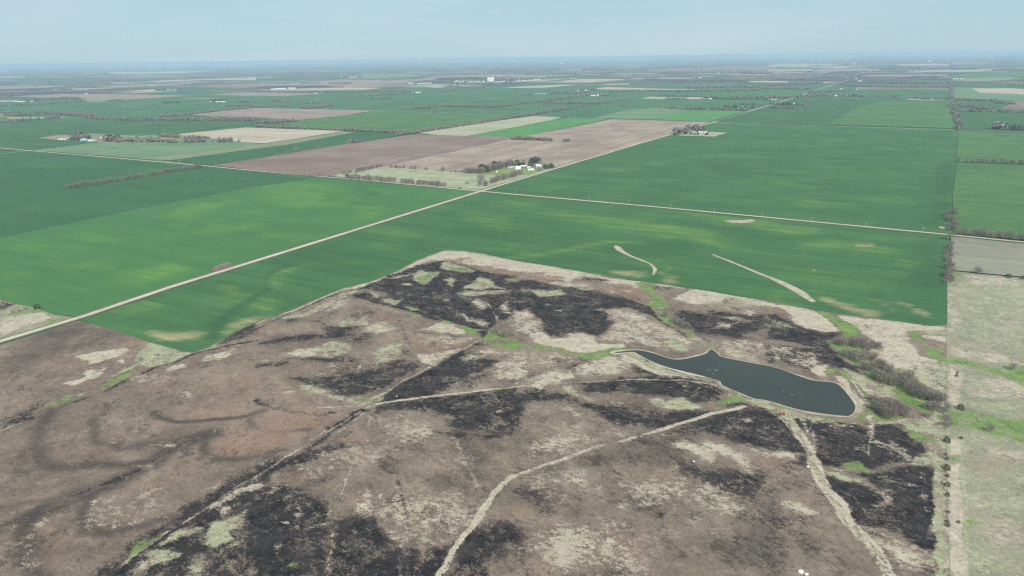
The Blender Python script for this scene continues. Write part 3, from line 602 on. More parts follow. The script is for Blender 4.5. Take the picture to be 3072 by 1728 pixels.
# row 2, col 1
pg(2,1,'g',.80,3,[(250,310),(500,240),(700,130),(900,60),(1060,0),(1140,0),(960,70),(800,140),(640,220),(440,290),(300,335)])
ln(2,1,'c',.62,3,[(-60,450),(0,425),(200,325),(450,215),(700,105),(950,15)]); ln(2,1,'s',.7,3,[(0,370),(120,300),(400,225),(620,120),(900,0)])
pg(2,1,'s',.62,4,[(820,130),(950,115),(940,150),(800,200),(640,250)])
pg(2,1,'c',.84,4,[(990,75),(1090,48),(1250,80),(1290,60),(1200,-20),(2000,-60),(2620,0),(2620,280),(2450,330),(2370,420),(2150,395),(1950,345),(1830,322),(1600,235),(1350,175),(1100,115)])
pg(2,1,'s',.55,5,[(2020,265),(2150,305),(2340,350),(2300,395),(2100,355)],[(2200,100),(2340,160),(2250,210),(2120,140)],[(2450,180),(2576,130),(2576,260),(2480,260)],[(1270,90),(1440,120),(1400,180),(1300,130)],[(2050,60),(2150,95),(2300,120),(2100,110)])
pg(2,1,'g',.82,4,[(2060,60),(2120,10),(2500,-20),(2540,30),(2380,75),(2150,80)],[(1160,40),(1220,60),(1230,95),(1170,80)],[(1280,100),(1420,130),(1400,170),(1300,130)],[(1880,115),(1940,120),(1900,135)])
ln(2,1,'g',.66,4,[(1080,180),(1300,200),(1420,240),(1600,270),(1800,290),(1900,350),(2100,400)],4); ln(2,1,'g',.7,2.5,[(2200,110),(2330,160),(2380,220),(2430,320)])
ln(2,1,'c',.95,6,[(1000,80),(1350,180),(1600,240),(1830,325),(1950,350),(2150,400),(2340,410)],3); ln(2,1,'c',.95,4,[(2576,40),(2370,150),(2370,200),(2440,290)],2)
pg(2,1,'k',.95,2.5,[(1450,190),(1560,195),(1650,225),(1540,230)],[(1580,262),(1660,275),(1600,292)],[(1850,330),(1970,372),(1955,388),(1860,362)],[(1980,378),(2100,395),(2240,425),(2262,485),(2160,472),(2080,425)],[(2240,500),(2340,450),(2330,405),(2400,400),(2450,480),(2540,520),(2600,540),(2600,575),(2420,520),(2260,530)],[(2390,570),(2480,558),(2600,570),(2600,602),(2400,592)])
pg(2,1,'c',.95,3,[(2250,440),(2330,400),(2340,450),(2290,500)])
pg(2,1,'s',.78,4,[(1650,420),(1800,370),(1860,360),(2080,425),(2140,470),(1960,475),(1700,430)],[(1730,495),(1800,495),(1810,525)],[(80,440),(140,445),(120,470)])
pg(2,1,'c',.70,5,[(640,400),(850,370),(1000,370),(1060,450),(1180,480),(1080,560),(960,540),(850,510),(700,480)],[(0,540),(300,490),(500,480),(850,460),(830,490),(500,525),(200,545),(0,560)],[(540,330),(620,330),(580,355)],[(260,330),(420,300),(360,345)])
pg(2,1,'g',.62,5,[(800,320),(900,300),(1000,340),(1080,270),(1110,330),(1150,370),(1300,340),(1470,400),(1380,440),(1200,460),(1050,440),(1000,360),(860,390)],[(1170,640),(1280,600),(1350,550),(1500,560),(1450,640),(1530,700),(1440,740),(1220,765)],[(1000,730),(1060,660),(1100,660),(1070,750),(1090,830),(1040,860),(1010,810)],[(700,740),(900,800),(760,830)],[(600,850),(700,850),(680,890)])
pg(2,1,'s',.76,5,[(300,650),(430,600),(600,590),(840,510),(870,560),(800,640),(700,690),(420,710)],[(1060,400),(1200,370),(1460,400),(1300,440),(1100,430)],[(50,730),(130,710),(110,750)])
pg(2,1,'g',.72,5,[(640,600),(840,520),(900,560),(1000,620),(900,660),(720,690)],[(350,680),(500,690),(400,720)])
pg(2,1,'c',.66,5,[(300,725),(700,690),(900,680),(1000,690),(950,740),(700,735)],[(0,760),(300,745),(400,790),(0,800)],[(1450,620),(1600,640),(1560,690),(1460,680)],[(1280,740),(1450,740),(1400,800),(1290,780)])
pg(2,1,'c',.76,6,[(360,920),(700,890),(900,850),(1100,810),(1500,770),(1650,800),(1560,870),(1350,1000),(1100,1060),(900,1080),(700,1010),(500,970)],[(380,910),(500,930),(540,980),(430,965)])
pg(2,1,'c',.45,12,[(560,780),(1000,760),(1200,820),(800,900)],[(900,230),(1200,250),(1300,330),(1000,290)])
pg(2,1,'r',.42,10,[(1480,510),(1900,520),(2150,560),(2080,620),(1700,640)],[(1000,250),(1400,270),(1480,380),(1200,330)],[(0,320),(300,380),(400,420),(0,470)])
pg(2,1,'s',.80,4,[(1610,660),(1900,640),(2060,630),(1900,720),(1780,780),(1640,750)])
pg(2,1,'s',.45,10,[(1660,470),(1900,480),(2200,490),(2220,530),(1900,600),(1700,560)])
pg(2,1,'c',.95,5,[(1220,1150),(1340,1040),(1700,840),(1900,730),(2060,650),(2300,700),(2420,750),(2300,860),(2100,900),(1900,900),(1950,1000),(1800,1080),(1500,1120),(1300,1150)])
pg(2,1,'c',.82,6,[(1230,1185),(1700,1110),(2100,1060),(2620,1020),(2620,1449),(2000,1410),(1900,1300),(1600,1240),(1400,1240),(1200,1270)])
pg(2,1,'c',.60,6,[(2080,590),(2250,540),(2400,520),(2380,570),(2200,600)],[(1900,900),(2150,900),(2300,880),(2320,960),(2100,1000),(1950,980)])
pg(2,1,'s',.60,6,[(2060,700),(2140,670),(2330,690),(2300,720),(2120,720)],[(2420,760),(2576,700),(2576,940),(2420,930),(2380,840)],[(2200,640),(2400,620),(2576,640),(2576,660),(2300,665)])
pg(2,1,'g',.86,3,[(860,1120),(1000,1080),(1180,1090),(1330,1030),(1345,1050),(1220,1140),(1240,1170),(1170,1220),(1150,1270),(1110,1220),(1000,1240),(960,1180)],[(410,970),(550,1000),(780,1060),(900,1100),(880,1120),(600,1060),(450,1020)],[(2410,1230),(2470,1230),(2460,1255),(2420,1255)])
pg(2,1,'k',.75,4,[(960,1110),(1060,1080),(1130,1110),(1040,1140)],[(1130,1160),(1250,1090),(1325,1050),(1220,1135),(1170,1185)])
pg(2,1,'r',.8,3,[(1030,1190),(1130,1175),(1110,1200),(1020,1210)],[(1150,1135),(1200,1110),(1180,1140)])
ln(2,1,'g',.75,2.6,[(1240,1095),(1350,1030),(1500,925),(1700,830),(1900,700),(2100,610),(2230,540)]); ln(2,1,'s',.95,3.2,[(1200,1170),(1400,1140),(1700,1100),(2000,1060),(2400,1020)]); ln(2,1,'g',.8,2.6,[(2400,1020),(2576,1005)])
pg(2,1,'s',.55,16,[(1300,1449),(1400,1320),(1500,1250),(1650,1270),(1780,1350),(1830,1449)])
pg(2,1,'r',.62,14,[(0,1260),(200,1220),(500,1240),(900,1200),(850,1300),(600,1400),(0,1449)])
ln(2,1,'c',.60,5,[(0,1130),(150,1200),(300,1240),(500,1270),(800,1250)],6); ln(2,1,'s',.55,1.8,[(400,1210),(700,1200),(980,1190)]); pg(2,1,'s',.7,4,[(280,1050),(400,1050),(390,1075),(300,1075)])
ln(2,1,'c',.72,9,[(1070,1240),(900,1340),(700,1449)],6); ln(2,1,'s',.5,1.6,[(1060,1240),(850,1370),(700,1460)]); ln(2,1,'s',.45,1.6,[(1090,1260),(950,1360),(830,1449)])
ln(2,1,'s',.5,1.4,[(1160,1240),(1135,1350),(1110,1449)]); pg(2,1,'c',.6,8,[(1150,1240),(1250,1230),(1180,1449),(1130,1449)])
ln(2,1,'c',.5,1.4,[(1440,330),(1500,480),(1590,640),(1640,760)])
# row 2, col 2
pg(2,2,'c',.86,5,[(0,60),(150,30),(600,-10),(850,40),(1100,120),(1330,180),(1480,320),(1440,300),(1200,200),(1000,200),(950,300),(1000,420),(850,480),(700,430),(500,490),(330,470),(260,330),(150,210),(0,230)])
ln(2,2,'c',.9,6,[(1100,110),(1330,175),(1480,310),(1700,450),(1980,570)],4)
pg(2,2,'s',.52,8,[(960,210),(1200,200),(1430,330),(1680,450),(1880,560),(1800,640),(1600,640),(1100,540),(800,520),(1000,420)],[(0,240),(60,240),(180,270),(260,330),(330,470),(160,480),(0,420)])
pg(2,2,'s',.66,4,[(60,250),(130,240),(190,290),(100,290)],[(1160,280),(1260,290),(1280,330),(1180,330)],[(440,220),(500,225),(470,245)])
pg(2,2,'s',.97,3,[(150,470),(250,450),(330,460),(420,510),(640,500),(760,510),(850,560),(1100,550),(1200,600),(900,620),(740,660),(600,640),(400,580),(170,530)],[(570,460),(720,450),(790,500),(640,515)])
pg(2,2,'g',.93,4,[(1460,540),(1600,520),(1730,550),(1760,640),(1640,650),(1560,590)],[(400,820),(480,810),(510,830),(440,845)])
pg(2,2,'g',.76,4,[(170,40),(250,0),(520,10),(540,60),(430,80),(270,90)],[(840,210),(900,205),(880,230)],[(350,165),(400,165),(380,185)],[(600,-10),(780,-20),(860,20),(700,30)])
pg(2,2,'r',.60,6,[(880,0),(1290,-40),(1410,120),(1300,140),(1000,60)]); pg(2,2,'s',.4,6,[(880,0),(1100,-30),(1250,60),(1000,60)])
pg(2,2,'k',.86,3.5,[(1290,-20),(1400,0),(1500,60),(1560,120),(1600,210),(1500,230),(1600,300),(1700,410),(1800,420),(1900,500),(2000,580),(2090,620),(2000,620),(1940,640),(1950,590),(1850,540),(1720,440),(1500,310),(1450,230),(1340,170),(1420,120)])
pg(2,2,'g',.80,4,[(1800,480),(1900,500),(1990,560),(1950,575),(1860,530)],[(1440,180),(1560,200),(1500,250)])
pg(2,2,'k',.93,3,[(0,555),(150,560),(300,580),(500,610),(620,650),(780,665),(950,600),(1180,600),(1240,612),(1080,650),(960,690),(840,712),(700,712),(600,660),(420,630),(200,597),(0,604)],[(1130,650),(1240,660),(1260,690),(1140,690),(1000,680)])
pg(2,2,'s',.45,8,[(0,620),(400,640),(620,690),(680,740),(500,800),(0,800)])
pg(2,2,'s',.64,5,[(480,830),(640,770),(800,720),(1000,690),(1200,720),(1150,850),(900,880),(600,880),(500,900),(0,1000),(0,740),(100,740),(150,800),(170,900)])
pg(2,2,'c',.75,5,[(150,880),(250,900),(100,960),(0,980),(0,945)],[(490,800),(650,750),(680,755),(560,812)],[(440,730),(520,740),(470,755)],[(1200,790),(1400,830),(1470,870),(1200,860)])
ln(2,2,'g',.9,9,[(1180,665),(1400,765),(1620,845),(1850,900),(2080,985),(2200,1050),(2350,1130),(2576,1140)],4)
ln(2,2,'s',.93,9,[(1120,690),(1340,790),(1560,870),(1850,930),(2060,1010),(2180,1070)],5)
pg(2,2,'s',.93,4,[(1620,80),(1800,20),(2050,30),(2200,80),(2000,160),(1850,160),(1640,110)])
pg(2,2,'s',.66,6,[(1900,100),(2200,60),(2450,100),(2600,130),(2600,200),(2300,180),(2050,160)]); pg(2,2,'g',.6,6,[(1950,140),(2250,110),(2400,170),(2200,230),(2050,200)])
pg(2,2,'c',.80,7,[(1600,235),(1700,220),(1900,260),(2000,230),(2300,250),(2600,260),(2600,400),(2300,500),(2000,470),(1850,450),(1700,320)],[(2190,190),(2260,195),(2230,215)])
pg(2,2,'g',.70,4,[(2080,280),(2300,300),(2450,340),(2300,345),(2150,310)]); pg(2,2,'s',.55,6,[(2050,350),(2250,360),(2200,400),(2060,400)],[(2300,210),(2500,230),(2450,290),(2320,270)])
pg(2,2,'s',.50,8,[(1950,560),(2300,500),(2576,560),(2600,760),(2150,690),(2090,640)]); pg(2,2,'c',.4,8,[(1900,480),(2100,560),(2200,640),(2100,620),(1950,540)])
pg(2,2,'c',.88,5,[(700,960),(1000,920),(1500,870),(1900,920),(2180,1060),(2100,1130),(1800,1150),(1500,1080),(1000,1060),(720,1060)])
pg(2,2,'s',.38,6,[(1550,970),(1800,960),(1980,1060),(1750,1050)])
ln(2,2,'s',.7,1.6,[(0,1000),(400,970),(900,940),(1300,920),(1700,930),(2000,970)])
pg(2,2,'s',.86,3,[(170,1000),(400,910),(560,880),(640,910),(400,980),(260,1040)])
pg(2,2,'g',.86,3,[(500,1010),(620,1000),(640,1080),(860,1140),(760,1150),(600,1090),(540,1060)],[(1330,1130),(1500,1100),(1560,1160),(1700,1100),(1900,1180),(1880,1200),(1660,1240),(1500,1190),(1400,1180)],[(240,1090),(400,1080),(380,1110),(250,1110)])
pg(2,2,'k',.6,3,[(320,1085),(400,1080),(360,1105)])
pg(2,2,'c',.78,6,[(0,1100),(300,1010),(500,1060),(700,1160),(1000,1180),(1300,1200),(1900,1240),(2200,1220),(1900,1330),(1500,1440),(1000,1350),(700,1180),(300,1120),(100,1160),(60,1380),(60,1449),(0,1449)])
pg(2,2,'c',.86,4,[(1500,1470),(2000,1300),(2300,1190),(2420,1170),(2620,1190),(2620,1470)],[(2100,1155),(2200,1140),(2430,1160),(2300,1185),(2120,1180)])
pg(2,2,'s',.62,4,[(2300,1290),(2450,1270),(2400,1340),(2330,1340)],[(1000,1170),(1150,1150),(1100,1195),(1010,1190)])
pg(2,2,'s',.56,7,[(550,1220),(700,1220),(750,1290),(600,1290)],[(350,1340),(700,1370),(700,1400),(400,1400)],[(1100,1350),(1300,1380),(1250,1420)])
pg(2,2,'k',.88,3,[(2040,1155),(2230,1090),(2300,1090),(2380,1130),(2230,1150),(2120,1168)])
pg(2,2,'g',.80,4,[(2370,1125),(2600,1140),(2600,1230),(2440,1190)])
ln(2,2,'s',.97,3.8,[(1430,1449),(1700,1360),(2000,1270),(2250,1210),(2330,1190)])
# row 2, col 3
pg(2,3,'s',.97,4,[(0,140),(200,180),(470,235),(560,300),(680,380),(700,440),(600,450),(400,410),(260,360),(200,260),(100,200),(0,180)])
pg(2,3,'r',.4,5,[(0,190),(150,220),(200,240),(0,250)])
pg(2,3,'c',.88,5,[(0,270),(100,260),(260,370),(400,420),(690,450),(640,540),(730,640),(900,820),(1050,930),(900,860),(600,780),(470,800),(420,850),(300,800),(0,730),(0,560),(300,600),(500,620),(300,560),(0,520)])
pg(2,3,'g',.55,5,[(0,320),(180,340),(260,390),(100,410),(0,390)])
pg(2,3,'s',.42,7,[(0,580),(200,590),(430,660),(500,760),(420,830),(200,760),(0,700)])
pg(2,3,'s',.88,3.5,[(420,850),(500,800),(620,780),(640,850),(600,895),(500,890)])
pg(2,3,'k',.78,3,[(600,890),(640,840),(720,830),(700,890)])
pg(2,3,'k',.97,3,[(470,225),(600,240),(700,300),(930,440),(830,500),(700,480),(700,400),(560,310)])
pg(2,3,'s',.88,5,[(730,290),(1000,300),(1350,350),(1800,390),(1800,560),(1500,480),(1400,560),(1600,700),(1790,760),(1790,1100),(1600,1000),(1500,900),(1250,800),(1100,680),(1170,600),(950,450),(800,370)])
pg(2,3,'g',.55,8,[(1600,740),(1790,760),(1790,1150),(1500,900),(1350,840)])
pg(2,3,'k',.80,5,[(640,540),(820,560),(1000,600),(1170,600),(1150,640),(1000,660),(1200,800),(1500,900),(1600,1000),(1800,1150),(1830,1300),(1600,1280),(1350,1200),(1250,1090),(1150,950),(1050,930),(900,800),(740,680),(700,620)])
pg(2,3,'k',.86,4,[(1420,430),(1560,440),(1500,520),(1560,580),(1700,620),(1800,620),(1800,745),(1700,720),(1600,640),(1480,540),(1410,480)])
pg(2,3,'g',.75,4,[(1560,440),(1790,420),(1790,490),(1600,480)],[(1000,620),(1150,610),(1200,640),(1080,670)])
pg(2,3,'g',.90,4,[(780,830),(950,880),(1100,950),(1280,1010),(1290,1080),(1000,1060),(880,960)])
pg(2,3,'s',.75,4,[(930,970),(1060,1000),(1300,1060),(1290,1110),(1000,1060)],[(870,930),(960,960),(1000,1010),(900,970)])
pg(2,3,'k',.5,5,[(1050,1040),(1250,1080),(1240,1110),(1040,1070)])
pg(2,3,'s',.93,3,[(690,900),(740,895),(850,980),(940,1110),(945,1200),(920,1290),(850,1315),(830,1290),(885,1240),(880,1180),(830,1090),(760,1000)])
pg(2,3,'g',.7,2,[(870,1130),(910,1160),(905,1260),(870,1290),(890,1220)])
ln(2,3,'k',.97,5,[(760,850),(860,950),(960,1050),(1050,1180)]); ln(2,3,'s',.7,2.5,[(800,870),(900,1000),(1000,1140),(1010,1200)])
pg(2,3,'k',.80,4,[(0,1140),(300,1230),(700,1310),(900,1320),(950,1230),(1000,1120),(1080,1280),(1400,1290),(1500,1330),(1400,1360),(1000,1340),(800,1345),(500,1290),(200,1230),(0,1170)])
pg(2,3,'g',.86,3,[(0,1185),(300,1250),(800,1345),(1020,1400),(1000,1420),(600,1350),(300,1320),(100,1280),(0,1225)])
pg(2,3,'c',.92,3,[(0,1235),(180,1300),(290,1449),(0,1449)],[(300,1312),(500,1322),(900,1392),(1010,1449),(300,1449)],[(1090,1375),(1300,1382),(1430,1449),(1080,1449)])
pg(2,3,'g',.85,3,[(640,1370),(800,1390),(850,1410),(700,1400)],[(1080,1340),(1400,1320),(1800,1300),(1800,1460),(1430,1460),(1330,1380),(1100,1362)])
pg(2,3,'s',.9,2.5,[(1000,1260),(1060,1255),(1100,1340),(1090,1449),(1050,1449),(1050,1340)],[(110,1290),(180,1290),(160,1305)])
pg(2,3,'r',.7,2,[(1100,1280),(1170,1300),(1150,1320),(1090,1300)],[(1330,1180),(1540,1235),(1530,1255),(1400,1230)]); ln(2,3,'s',.8,2,[(1560,1300),(1600,1330),(1650,1360),(1720,1380)])
ln(2,3,'s',.9,2,[(1470,1110),(1530,1135),(1580,1155)])
for x0, x1 in ((120,250),(330,380),(350,400),(385,395),(480,400)): ln(2,3,'s',.6,1.0,[(x0,1300),(x0*.5+x1*.5,1380),(x1,1449)])
# row 3, col 3
pg(3,3,'c',.86,5,[(0,0),(270,0),(380,130),(430,300),(400,335),(300,320),(100,210),(0,200)])
pg(3,3,'c',.93,4,[(450,-10),(1430,-10),(1600,170),(1500,260),(1450,300),(1100,370),(980,370),(880,290),(760,330),(700,360),(500,330),(460,200)])
pg(3,3,'s',.58,5,[(1080,60),(1300,80),(1450,200),(1460,280),(1250,200)],[(930,140),(970,150),(940,165)])
pg(3,3,'g',.82,4,[(500,350),(760,380),(1000,380),(1230,400),(1400,320),(1700,300),(1800,320),(1740,420),(1620,350),(1400,335),(1200,420),(900,405),(600,385)],[(1430,-10),(1790,-10),(1800,320),(1620,330),(1500,290),(1610,180)])
pg(3,3,'k',.93,3,[(740,355),(800,300),(880,280),(960,320),(1000,392),(850,392)],[(1420,-10),(1620,60),(1700,100),(1640,135),(1500,70)],[(1000,395),(1230,400),(1240,415),(1020,412)])
pg(3,3,'s',.6,3,[(820,320),(900,330),(860,345)])
pg(3,3,'c',.97,4,[(840,412),(1200,422),(1400,342),(1640,352),(1710,430),(1740,900),(1755,1180),(1650,1190),(1400,1080),(1200,960),(950,980),(850,850),(700,650),(600,470),(700,480),(740,530),(1100,560),(1240,650),(1100,580),(960,470)])
pg(3,3,'g',.84,3,[(560,400),(760,430),(860,480),(980,500),(960,530),(800,520),(640,450)])
pg(3,3,'s',.58,4,[(1050,570),(1200,600),(1330,630),(1240,700),(1090,730),(1200,680)],[(1470,560),(1540,560),(1500,585)],[(960,780),(1010,790),(990,830)]); pg(3,3,'r',.55,3,[(1060,715),(1200,700),(1230,660),(1260,690),(1200,730),(1070,735)])
for xx in (1560,1590,1690): ln(3,3,'s',.38,.9,[(xx-20,400),(xx,560),(xx+5,740),(xx+60,820)])
pg(3,3,'s',.86,5,[(0,690),(300,700),(480,780),(525,830),(420,850),(200,810),(0,760)])
pg(3,3,'s',.70,5,[(0,230),(150,220),(315,250),(280,300),(100,290),(0,265)]); pg(3,3,'r',.66,7,[(0,290),(200,310),(200,360),(100,400),(0,400)],[(0,480),(60,500),(40,600),(0,580)])
pg(3,3,'c',.6,12,[(-200,880),(0,860),(200,830),(400,900),(410,1000),(200,1020),(0,1050),(-200,1060)],[(-100,1150),(120,1250),(200,1400),(0,1430),(-200,1300)],[(360,1080),(470,1160),(420,1190)],[(300,300),(470,320),(480,370),(250,380)])
pg(3,3,'c',.92,4,[(980,1020),(1220,1050),(1200,1080),(1050,1070)])
pg(3,3,'c',.35,12,[(600,380),(700,650),(760,850),(550,820),(450,500)])
pg(3,3,'s',.60,6,[(960,980),(1300,1030),(1600,1150),(1700,1230),(1500,1180)],[(1080,1080),(1500,1200),(1700,1340),(1400,1380),(1150,1200)])
pg(3,3,'g',.84,4,[(1550,1235),(1750,1200),(1800,1350),(1650,1300)],[(1650,1000),(1750,950),(1790,1000),(1700,1030)]); pg(3,3,'r',.75,4,[(1640,1280),(1720,1290),(1760,1350),(1680,1330)])
pg(3,3,'c',.75,6,[(1560,1460),(1620,1360),(1760,1400),(1780,1460)],[(1700,1100),(1755,1100),(1750,1180),(1690,1170)])
ln(3,3,'g',.93,9.5,[(1780,300),(1765,600),(1775,900),(1790,1449)],2.5)
ln(2,3,'g',.75,11,[(1785,760),(1785,1200),(1775,1449)],3)
tr = [(290,-20),(330,60),(420,200),(450,330),(520,420),(610,580),(700,740),(800,880),(920,1020),(1050,1180),(1150,1330),(1230,1500)]
ln(3,3,'s',.98,8,tr,2)
for k, dx in enumerate((-34,-20,-7,7,20,34)): ln(3,3,'g' if k % 2 == 0 else 's',.8,.9,[(x+dx*(.5+y/1500),y) for x, y in tr])
ln(2,3,'g',.9,7,[(120,1270),(240,1340),(300,1449)],3); ln(2,3,'s',.8,2,[(60,1270),(220,1380),(300,1449)])
pg(2,2,'g',.7,4,[(2480,1190),(2576,1200),(2640,1260),(2700,1340),(2600,1290)])
ln(3,3,'s',.5,1.2,[(450,-20),(465,80),(460,200)]); ln(3,3,'s',.5,1.2,[(1060,20),(1020,130),(1010,230)]); pg(3,3,'s',.8,3,[(1060,0),(1100,0),(1095,40),(1070,40)])
# row 3, col 1
pg(3,1,'c',.86,6,[(160,540),(330,550),(420,560),(560,650),(700,700),(740,850),(700,950),(740,1100),(700,1500),(-60,1500),(-60,900),(60,650)],[(800,900),(950,840),(1180,820),(1260,900),(1300,1050),(1400,1150),(1600,1170),(1680,1300),(1800,1180),(1950,1180),(2060,1110),(1850,1500),(740,1500),(780,1200)],[(1270,670),(1330,640),(1450,660),(1490,740),(1360,740)],[(2150,1060),(2250,970),(2450,930),(2600,950),(2600,1050),(2450,1200),(2350,1300),(2400,1500),(1900,1500),(2080,1200)])
pg(3,1,'c',.75,8,[(0,280),(200,230),(500,200),(900,130),(1050,110),(900,190),(700,230),(500,350),(0,450)],[(1800,0),(2620,0),(2620,50),(2200,60),(2080,120),(1950,50)])
pg(3,1,'c',.52,9,[(1250,240),(1380,280),(1380,390),(1260,390)],[(1380,130),(1700,110),(1600,180),(1400,180)],[(1700,450),(2000,400),(2050,560),(1800,600)],[(2080,560),(2180,600),(2160,680),(2080,650)],[(2060,130),(2300,200),(2320,300),(2130,280)],[(2000,270),(2300,350),(2350,450),(2200,480)],[(560,470),(750,450),(700,520),(450,560)],[(2350,560),(2576,500),(2576,620),(2420,640)],[(1000,510),(1080,510),(1040,570),(970,560)],[(680,370),(790,350),(760,420)],[(1610,750),(1700,760),(1660,790)],[(1120,90),(1300,100),(1200,130)])
pg(3,1,'d',.6,9,[(1250,240),(1380,280),(1380,390),(1260,390)],[(1380,130),(1700,110),(1600,180),(1400,180)],[(1700,450),(2000,400),(2050,560),(1800,600)],[(2080,560),(2180,600),(2160,680),(2080,650)],[(2060,130),(2300,200),(2320,300),(2130,280)],[(2000,270),(2300,350),(2350,450),(2200,480)],[(560,470),(750,450),(700,520),(450,560)],[(2350,560),(2576,500),(2576,620),(2420,640)],[(1000,510),(1080,510),(1040,570),(970,560)],[(680,370),(790,350),(760,420)],[(1610,750),(1700,760),(1660,790)],[(1120,90),(1300,100),(1200,130)])
pg(3,1,'s',.85,4,[(1330,80),(1500,70),(1650,110),(1500,125)],[(1060,620),(1120,560),(1160,600),(1150,700),(1090,700)],[(1220,640),(1290,630),(1260,672)])
pg(3,1,'s',.66,6,[(950,680),(1100,700),(1200,780),(1060,830),(960,770)],[(1280,920),(1450,1060),(1550,1110),(1450,1150),(1350,1080)],[(1600,1010),(1700,1040),(1800,1090),(2070,1050),(2000,1100),(1800,1140),(1700,1080)],[(820,190),(1050,140),(1060,200),(900,230)],[(60,630),(160,570),(150,620)])
pg(3,1,'s',.50,20,[(1280,600),(2200,650),(2250,850),(2050,1050),(1600,1050),(1300,900)],[(700,240),(1050,160),(1300,240),(900,330),(300,480),(200,450)],[(1300,-60),(1750,-60),(1900,80),(1700,120),(1300,100)],[(1900,300),(2100,330),(2050,400)])
pg(3,1,'s',.6,3,[(370,760),(420,755),(400,780)],[(400,815),(450,815),(430,835)],[(290,940),(340,940),(320,965)],[(420,980),(460,975),(440,1000)],[(540,960),(700,930),(690,960),(560,990)],[(180,1180),(280,1165),(200,1200)],[(480,1180),(530,1180),(500,1200)],[(0,680),(20,680),(10,700)])
pg(3,1,'k',.7,2.5,[(320,1330),(380,1325),(350,1355)])
pg(3,1,'r',.9,3,[(1060,200),(1100,140),(1115,170),(1060,230)],[(2150,480),(2175,480),(2165,510)])
pg(3,1,'r',.60,8,[(800,80),(1050,20),(1100,50),(900,110)],[(960,640),(1060,640),(1050,690),(980,690)],[(330,460),(520,430),(500,500),(380,510)],[(1600,940),(1720,950),(1650,980)],[(0,-40),(400,-40),(200,150),(0,230)],[(1640,1300),(1680,1300),(1660,1350)])
tS = [(1110,-10),(1115,100),(1080,180),(1020,260),(980,340),(930,450),(885,560),(850,690),(820,800),(765,950),(775,1100),(750,1250),(720,1460)]
ln(3,1,'s',.55,1.5,tS); ln(3,1,'c',.45,1.0,[(x+8,y) for x, y in tS])
ln(3,1,'s',.5,1.4,[(930,450),(820,560),(750,650),(740,860)]); ln(3,1,'s',.55,1.6,[(700,-10),(450,160),(240,295),(0,450),(-60,500)]); ln(3,1,'g',.75,2.2,[(450,160),(340,230),(235,290)]); ln(3,1,'c',.6,4,[(780,-10),(500,210),(250,340),(0,510)],3)
ln(3,1,'s',.34,2.2,[(1970,20),(2040,150),(2110,290),(2200,460),(2260,640)]); ln(3,1,'c',.6,1.6,[(1420,500),(1460,620),(1500,760),(1560,1000)])
ln(3,1,'s',.98,4.2,[(1830,1470),(1950,1290),(2050,1130),(2200,930),(2300,780),(2400,610),(2500,510),(2620,440)],1.6); ln(3,1,'c',.6,.8,[(1860,1449),(1950,1310),(2070,1140)])
pg(3,1,'s',.95,2,[(2190,860),(2250,760),(2350,680),(2310,790),(2220,930)])
# row 3, col 2
ln(3,2,'s',.97,3.6,[(0,470),(100,420),(200,390),(500,280),(800,170),(1100,90),(1440,-5),(1600,-50)],1.5); ln(3,2,'s',.7,2,[(0,455),(200,380),(500,272),(800,163),(1100,83)])
pg(3,2,'c',.88,5,[(1850,-20),(2620,-20),(2620,180),(2300,120),(2100,60)])
pg(3,2,'c',.70,12,[(1600,330),(1900,350),(2100,400),(2400,420),(2600,430),(2600,640),(2400,700),(2200,660),(2000,620),(1900,520),(1800,470)])
pg(3,2,'c',.60,7,[(1250,200),(1350,250),(1300,310)],[(640,250),(900,300),(800,345)],[(1060,390),(1130,430),(1080,485)],[(0,520),(300,600),(400,780),(200,720),(0,650)],[(250,800),(480,820),(350,890)],[(1090,860),(1250,850),(1270,900),(1150,910)],[(30,1120),(80,1160),(40,1210)],[(60,1390),(200,1420),(220,1460),(-60,1460),(-60,1400)],[(640,600),(720,600),(700,660),(640,640)],[(560,700),(750,780),(680,850),(560,840)])
pg(3,2,'c',.78,5,[(1200,720),(1500,760),(1640,860),(1560,890),(1280,800)],[(950,1460),(1000,1370),(1090,1350),(1090,1400),(1020,1460)],[(1060,710),(1160,710),(1120,740)])
pg(3,2,'c',.68,14,[(1250,640),(1400,600),(1500,700),(1300,710)],[(2250,800),(2620,700),(2620,1460),(2450,1300),(2320,1150),(2380,950)],[(1880,1130),(2300,1130),(2500,1250),(2620,1400),(2100,1180)],[(1100,80),(1400,30),(1800,0),(1650,300),(1200,320),(700,270)],[(1600,1200),(1700,1210),(1640,1240)],[(2050,1130),(2250,1140),(2200,1190)],[(0,620),(400,620),(480,700),(300,740),(0,720)],[(1060,980),(1180,1000),(1160,1080),(1060,1040)])
pg(3,2,'d',.6,14,[(1250,640),(1400,600),(1500,700),(1300,710)],[(2250,800),(2620,700),(2620,1460),(2450,1300),(2320,1150),(2380,950)],[(1880,1130),(2300,1130),(2500,1250),(2620,1400),(2100,1180)],[(1100,80),(1400,30),(1800,0),(1650,300),(1200,320),(700,270)],[(1600,1200),(1700,1210),(1640,1240)],[(2050,1130),(2250,1140),(2200,1190)],[(0,620),(400,620),(480,700),(300,740),(0,720)],[(1060,980),(1180,1000),(1160,1080),(1060,1040)])
pg(3,2,'s',.80,6,[(1600,130),(1740,80),(1950,150),(2100,280),(2060,340),(1950,300),(1830,200)],[(1900,60),(2100,120),(2400,260),(2440,350),(2400,410),(2250,290),(2000,170)],[(2330,150),(2600,230),(2600,275),(2450,220)])
pg(3,2,'s',.68,6,[(1060,760),(1180,730),(1260,810),(1120,800)],[(1300,745),(1470,740),(1400,762)],[(1490,15),(1600,10),(1590,45),(1500,35)],[(1100,15),(1170,15),(1140,35)],[(1270,320),(1310,320),(1290,340)],[(1560,320),(1640,330),(1600,350)])
